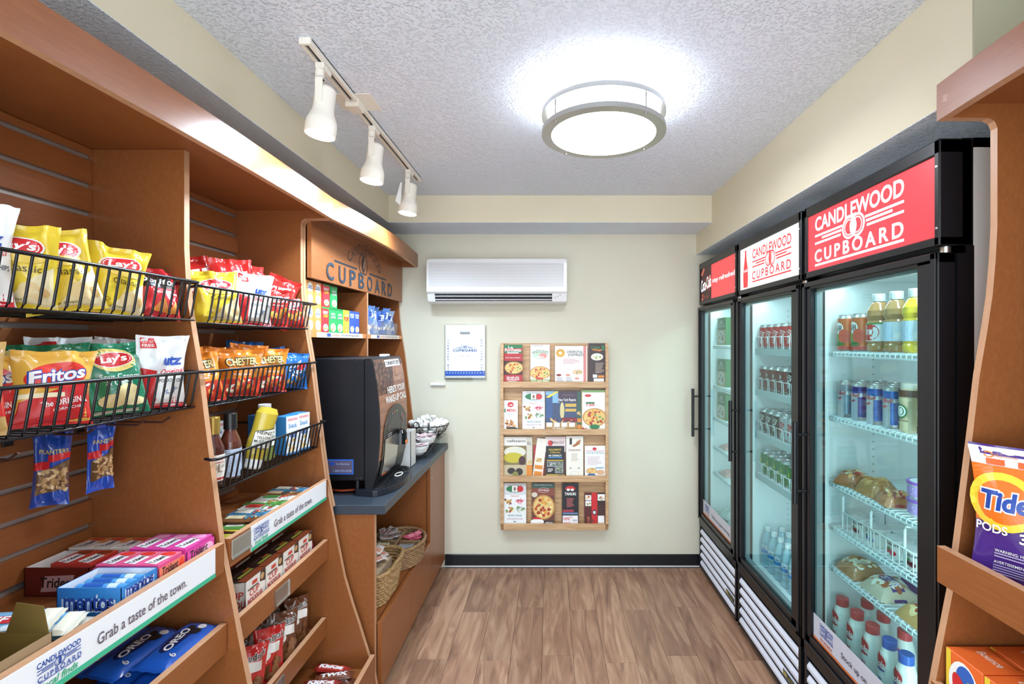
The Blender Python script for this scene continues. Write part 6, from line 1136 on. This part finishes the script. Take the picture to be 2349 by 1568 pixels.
def l_red2(p): p.R(0, 0, .35, 1, K('#5a2420', .4)); p.R(.35, 0, .62, 1, RED); p.R(.62, 0, 1, .6, K('#4a2c28', .4)); p.R(.05, .58, .33, .74, WHT); p.R(.05, .76, .33, .92, WHT); p.F(.19, .66, .1, .06, 5, PIZ, 2, .4); p.F(.19, .84, .1, .06, 5, PIZ, 3, .4); p.R(.64, .75, .98, .95, WHT); p.F(.8, .84, .12, .08, 6, PIZ, 4, .35); p.E(.48, .38, .1, .09, K('#3a3a40', .4)); p.E(.48, .38, .06, .05, WHT); p.R(.65, .05, .95, .28, WHT); p.F(.3, .15, .2, .1, 8, ['#7a3a30', '#a85a40'], 2, .3)
LV = [(0, 113, 98, 256, 377, '#b8282c', l_porch, 'red and green leaflet with a pizza', 0), (0, 316, 98, 461, 377, '#f2f0ea', l_ando, 'white leaflet with an oval green and red logo', 0), (0, 500, 108, 742, 377, '#f2f0ec', l_orient, 'wide white menu with a yellow round emblem', 0), (0, 752, 88, 879, 377, '#3c2422', l_china, 'narrow dark brown menu with a white plate', 0),
 (1, 113, 516, 221, 733, '#f3f1ec', l_menu, 'small white menu card with a red crown emblem', 0), (1, 256, 447, 424, 733, '#f0f0ee', l_pais2, 'white menu with Italian flag oval on the second ledge', 0), (1, 430, 447, 664, 733, '#3a4a6a', l_ny, 'dark blue city street menu', 0), (1, 664, 447, 700, 733, '#3a5a4a', l_orange, 'narrow strip of a green menu behind the pizza leaflet', .006), (1, 700, 438, 876, 733, '#f2eee2', l_green, 'cream menu with a large pizza on the second ledge', 0),
 (2, 113, 790, 330, 1087, '#ece8de', l_cafe, 'large cafe menu with olives and oil', 0), (2, 330, 800, 404, 1087, '#efe8d8', l_orange, 'tilted white and orange leaflet', .004), (2, 340, 855, 420, 1087, '#a82a30', l_redm, 'dark red leaflet half hidden on the third ledge', .009), (2, 427, 790, 580, 1087, '#5a3430', l_mak, 'pale pink topped menu behind the black fitness flyer', .006), (2, 433, 858, 570, 1087, '#16161a', l_fit, 'black fitness flyer with gold lettering', 0), (2, 584, 784, 712, 1087, '#f1ebdd', l_way, 'tall cream menu with a brown carp', 0), (2, 724, 856, 879, 1087, '#f4f2f0', l_bus, 'white business pizza flyer', 0),
 (3, 113, 1137, 284, 1447, '#f0f0ee', l_pais2, 'white menu with Italian flag oval on the bottom ledge', 0), (3, 327, 1137, 496, 1447, '#6a3a30', l_voc, 'menu with a large vegetable pizza', 0), (3, 553, 1137, 677, 1447, '#1b1b1f', l_tan, 'tall black menu with a red and white emblem', 0), (3, 720, 1207, 877, 1447, '#3c2624', l_red2, 'red and brown photo leaflet at the bottom right', 0)]
for led, a, b, c, d, base, fn, lab, off in LV:
    (pa, pb), (pc, pd_) = c2(a, b), c2(c, d); xl, xr = wx(pa, 3.315), wx(pc, 3.315); zt_ = wz(pb, 3.315); zb2 = wz(LED[led][1], 3.29)+.0125; w, h = xr-xl, zt_-zb2
    vis = (LZs[led]-zb2)/h*.55; o = place(MB().box(-w/2, w/2, 0, .0018, 0, h, K(base, .35)), 'leaflet', lab, 'leaflet', ((xl+xr)/2, BY-.055+off, zb2), (-.03, .12 if 'tilted' in lab else 0, 0), 'takeaway menus in the oak rack')
    s0 = front(0); p = Pr(lambda x, z, v=vis: s0(x, z+v*h), w, h*(1-vis), .00008, .0003); fn(p); label_on(o, p)

# ------------------------------------------------------------------ right display unit goods
def d_pods(p):
    p.R(.0, .86, 1, .985, K('#eceef2', .3), 10); p.E(.12, .93, .035, .022, ORG, inner=.6); p.T('CHILD-GUARD', .22, .93, .16, .02, ORG); p.R(.1, .865, .22, .905, K('#e8642c', .35)); p.R(.3, .865, .42, .905, K('#e8642c', .35)); p.R(.44, .88, 1, .89, K('#3a62b0', .35), 6)
    p.Q([(0, .46), (1, .5), (1, .86), (0, .86)], K('#ee7422', .28), 12); p.Q([(.35, .66), (1, .72), (1, .8), (.45, .74)], K('#f6a83c', .28), 8); p.E(.2, .62, .24, .2, K('#f4d23c', .28)); p.E(.2, .62, .18, .15, K('#ee7422', .28)); p.T('Tide', .21, .63, .34, .15, WHT, .09, .15); p.T('Tide', .21, .63, .32, .13, K('#20449c', .3), .04, .15)
    p.E(.66, .54, .24, .08, K('#4fa84c', .25)); p.E(.66, .57, .21, .07, K('#2f6ac0', .25)); p.E(.5, .57, .08, .07, K('#dfe8ee', .25)); p.E(.74, .55, .12, .05, K('#5a90d8', .25)); p.E(.8, .68, .12, .06, K('#c8d0e8', .3)); p.T('PODS', .12, .43, .22, .06, WHT, .02); p.T('3', .33, .4, .05, .07, WHT, .03); p.T('-IN-', .385, .385, .05, .02, WHT); p.T('1', .44, .4, .03, .07, WHT, .03)
    for u in (.56, .72, .88): p.E(u, .385, .05, .035, K('#e8642c', .35)); p.k -= 1
    p.k += 1; p.T('WARNING: HARMFUL IF PUT IN MOUTH OR SWALLOWED', .55, .285, .8, .02, WHT, .01); p.lines(.15, .235, .7, .275, 2, K('#b8a8d0', .4)); p.T('AVERTISSEMENT : NOCIF SI INGERE OU MIS DANS LA BOUCHE', .55, .205, .8, .02, WHT, .01); p.lines(.15, .12, .75, .19, 4, K('#b8a8d0', .4))
bag('detergent_pod_bag', 'orange and purple laundry pod bag standing on the upper shelf of the laundry unit', (1.005, .985, 1.0105), .27, .30, .10, '#4f2f86', d_pods, -47, .10, 0, 201, 'detergent bag', None, .22, '#4f2f86', 26, 28)
bag('detergent_pod_bag', 'second laundry pod bag behind, cut off by the photo edge', (1.07, .70, 1.0105), .235, .275, .10, '#4f2f86', d_pods, -80, .12, 0, 202, 'detergent bag', None, .22, '#4f2f86', 26, 28)
def d_bounce(p): p.R(0, 0, .14, 1, K('#e8c83c', .35)); p.E(.5, .58, .42, .36, K('#f0f0ea', .35)); p.E(.55, .7, .26, .2, K('#2f62b8', .35)); p.E(.72, .5, .16, .2, K('#8ab83c', .35)); p.E(.45, .45, .2, .3, RED, rot=.4); p.T('Bounce', .46, .46, .62, .24, WHT, .05, .2, rot=.9); p.T('Bounce', .46, .46, .58, .2, RED, .02, .2, rot=.9); p.R(.62, .5, .75, .72, YEL)
bx = None; zr = .7005
for r in range(3):
    for i in range(5):
        loc = (.938+.0985*r, 1.062-.098*i, zr); lab = f'orange dryer sheet box in the {["aisle-side", "middle", "back"][r]} row, {ORD[i]} from the fridge'
        if bx is None:
            bx = fbox('dryer_sheet_box', lab, loc, (.094, .094, .15), '#e8692c', d_bounce, RZ, group='orange dryer sheet boxes'); p = Pr(faceZ(0, -.047, .15), .094, .094); p.T('Bounce', .5, .62, .6, .2, K('#f2c8b0', .4), .03, .1); p.R(.1, .86, .9, .94, K('#b8501c', .4), 1); label_on(bx, p, 'top_print')
        else: dup(bx, loc, None, lab)
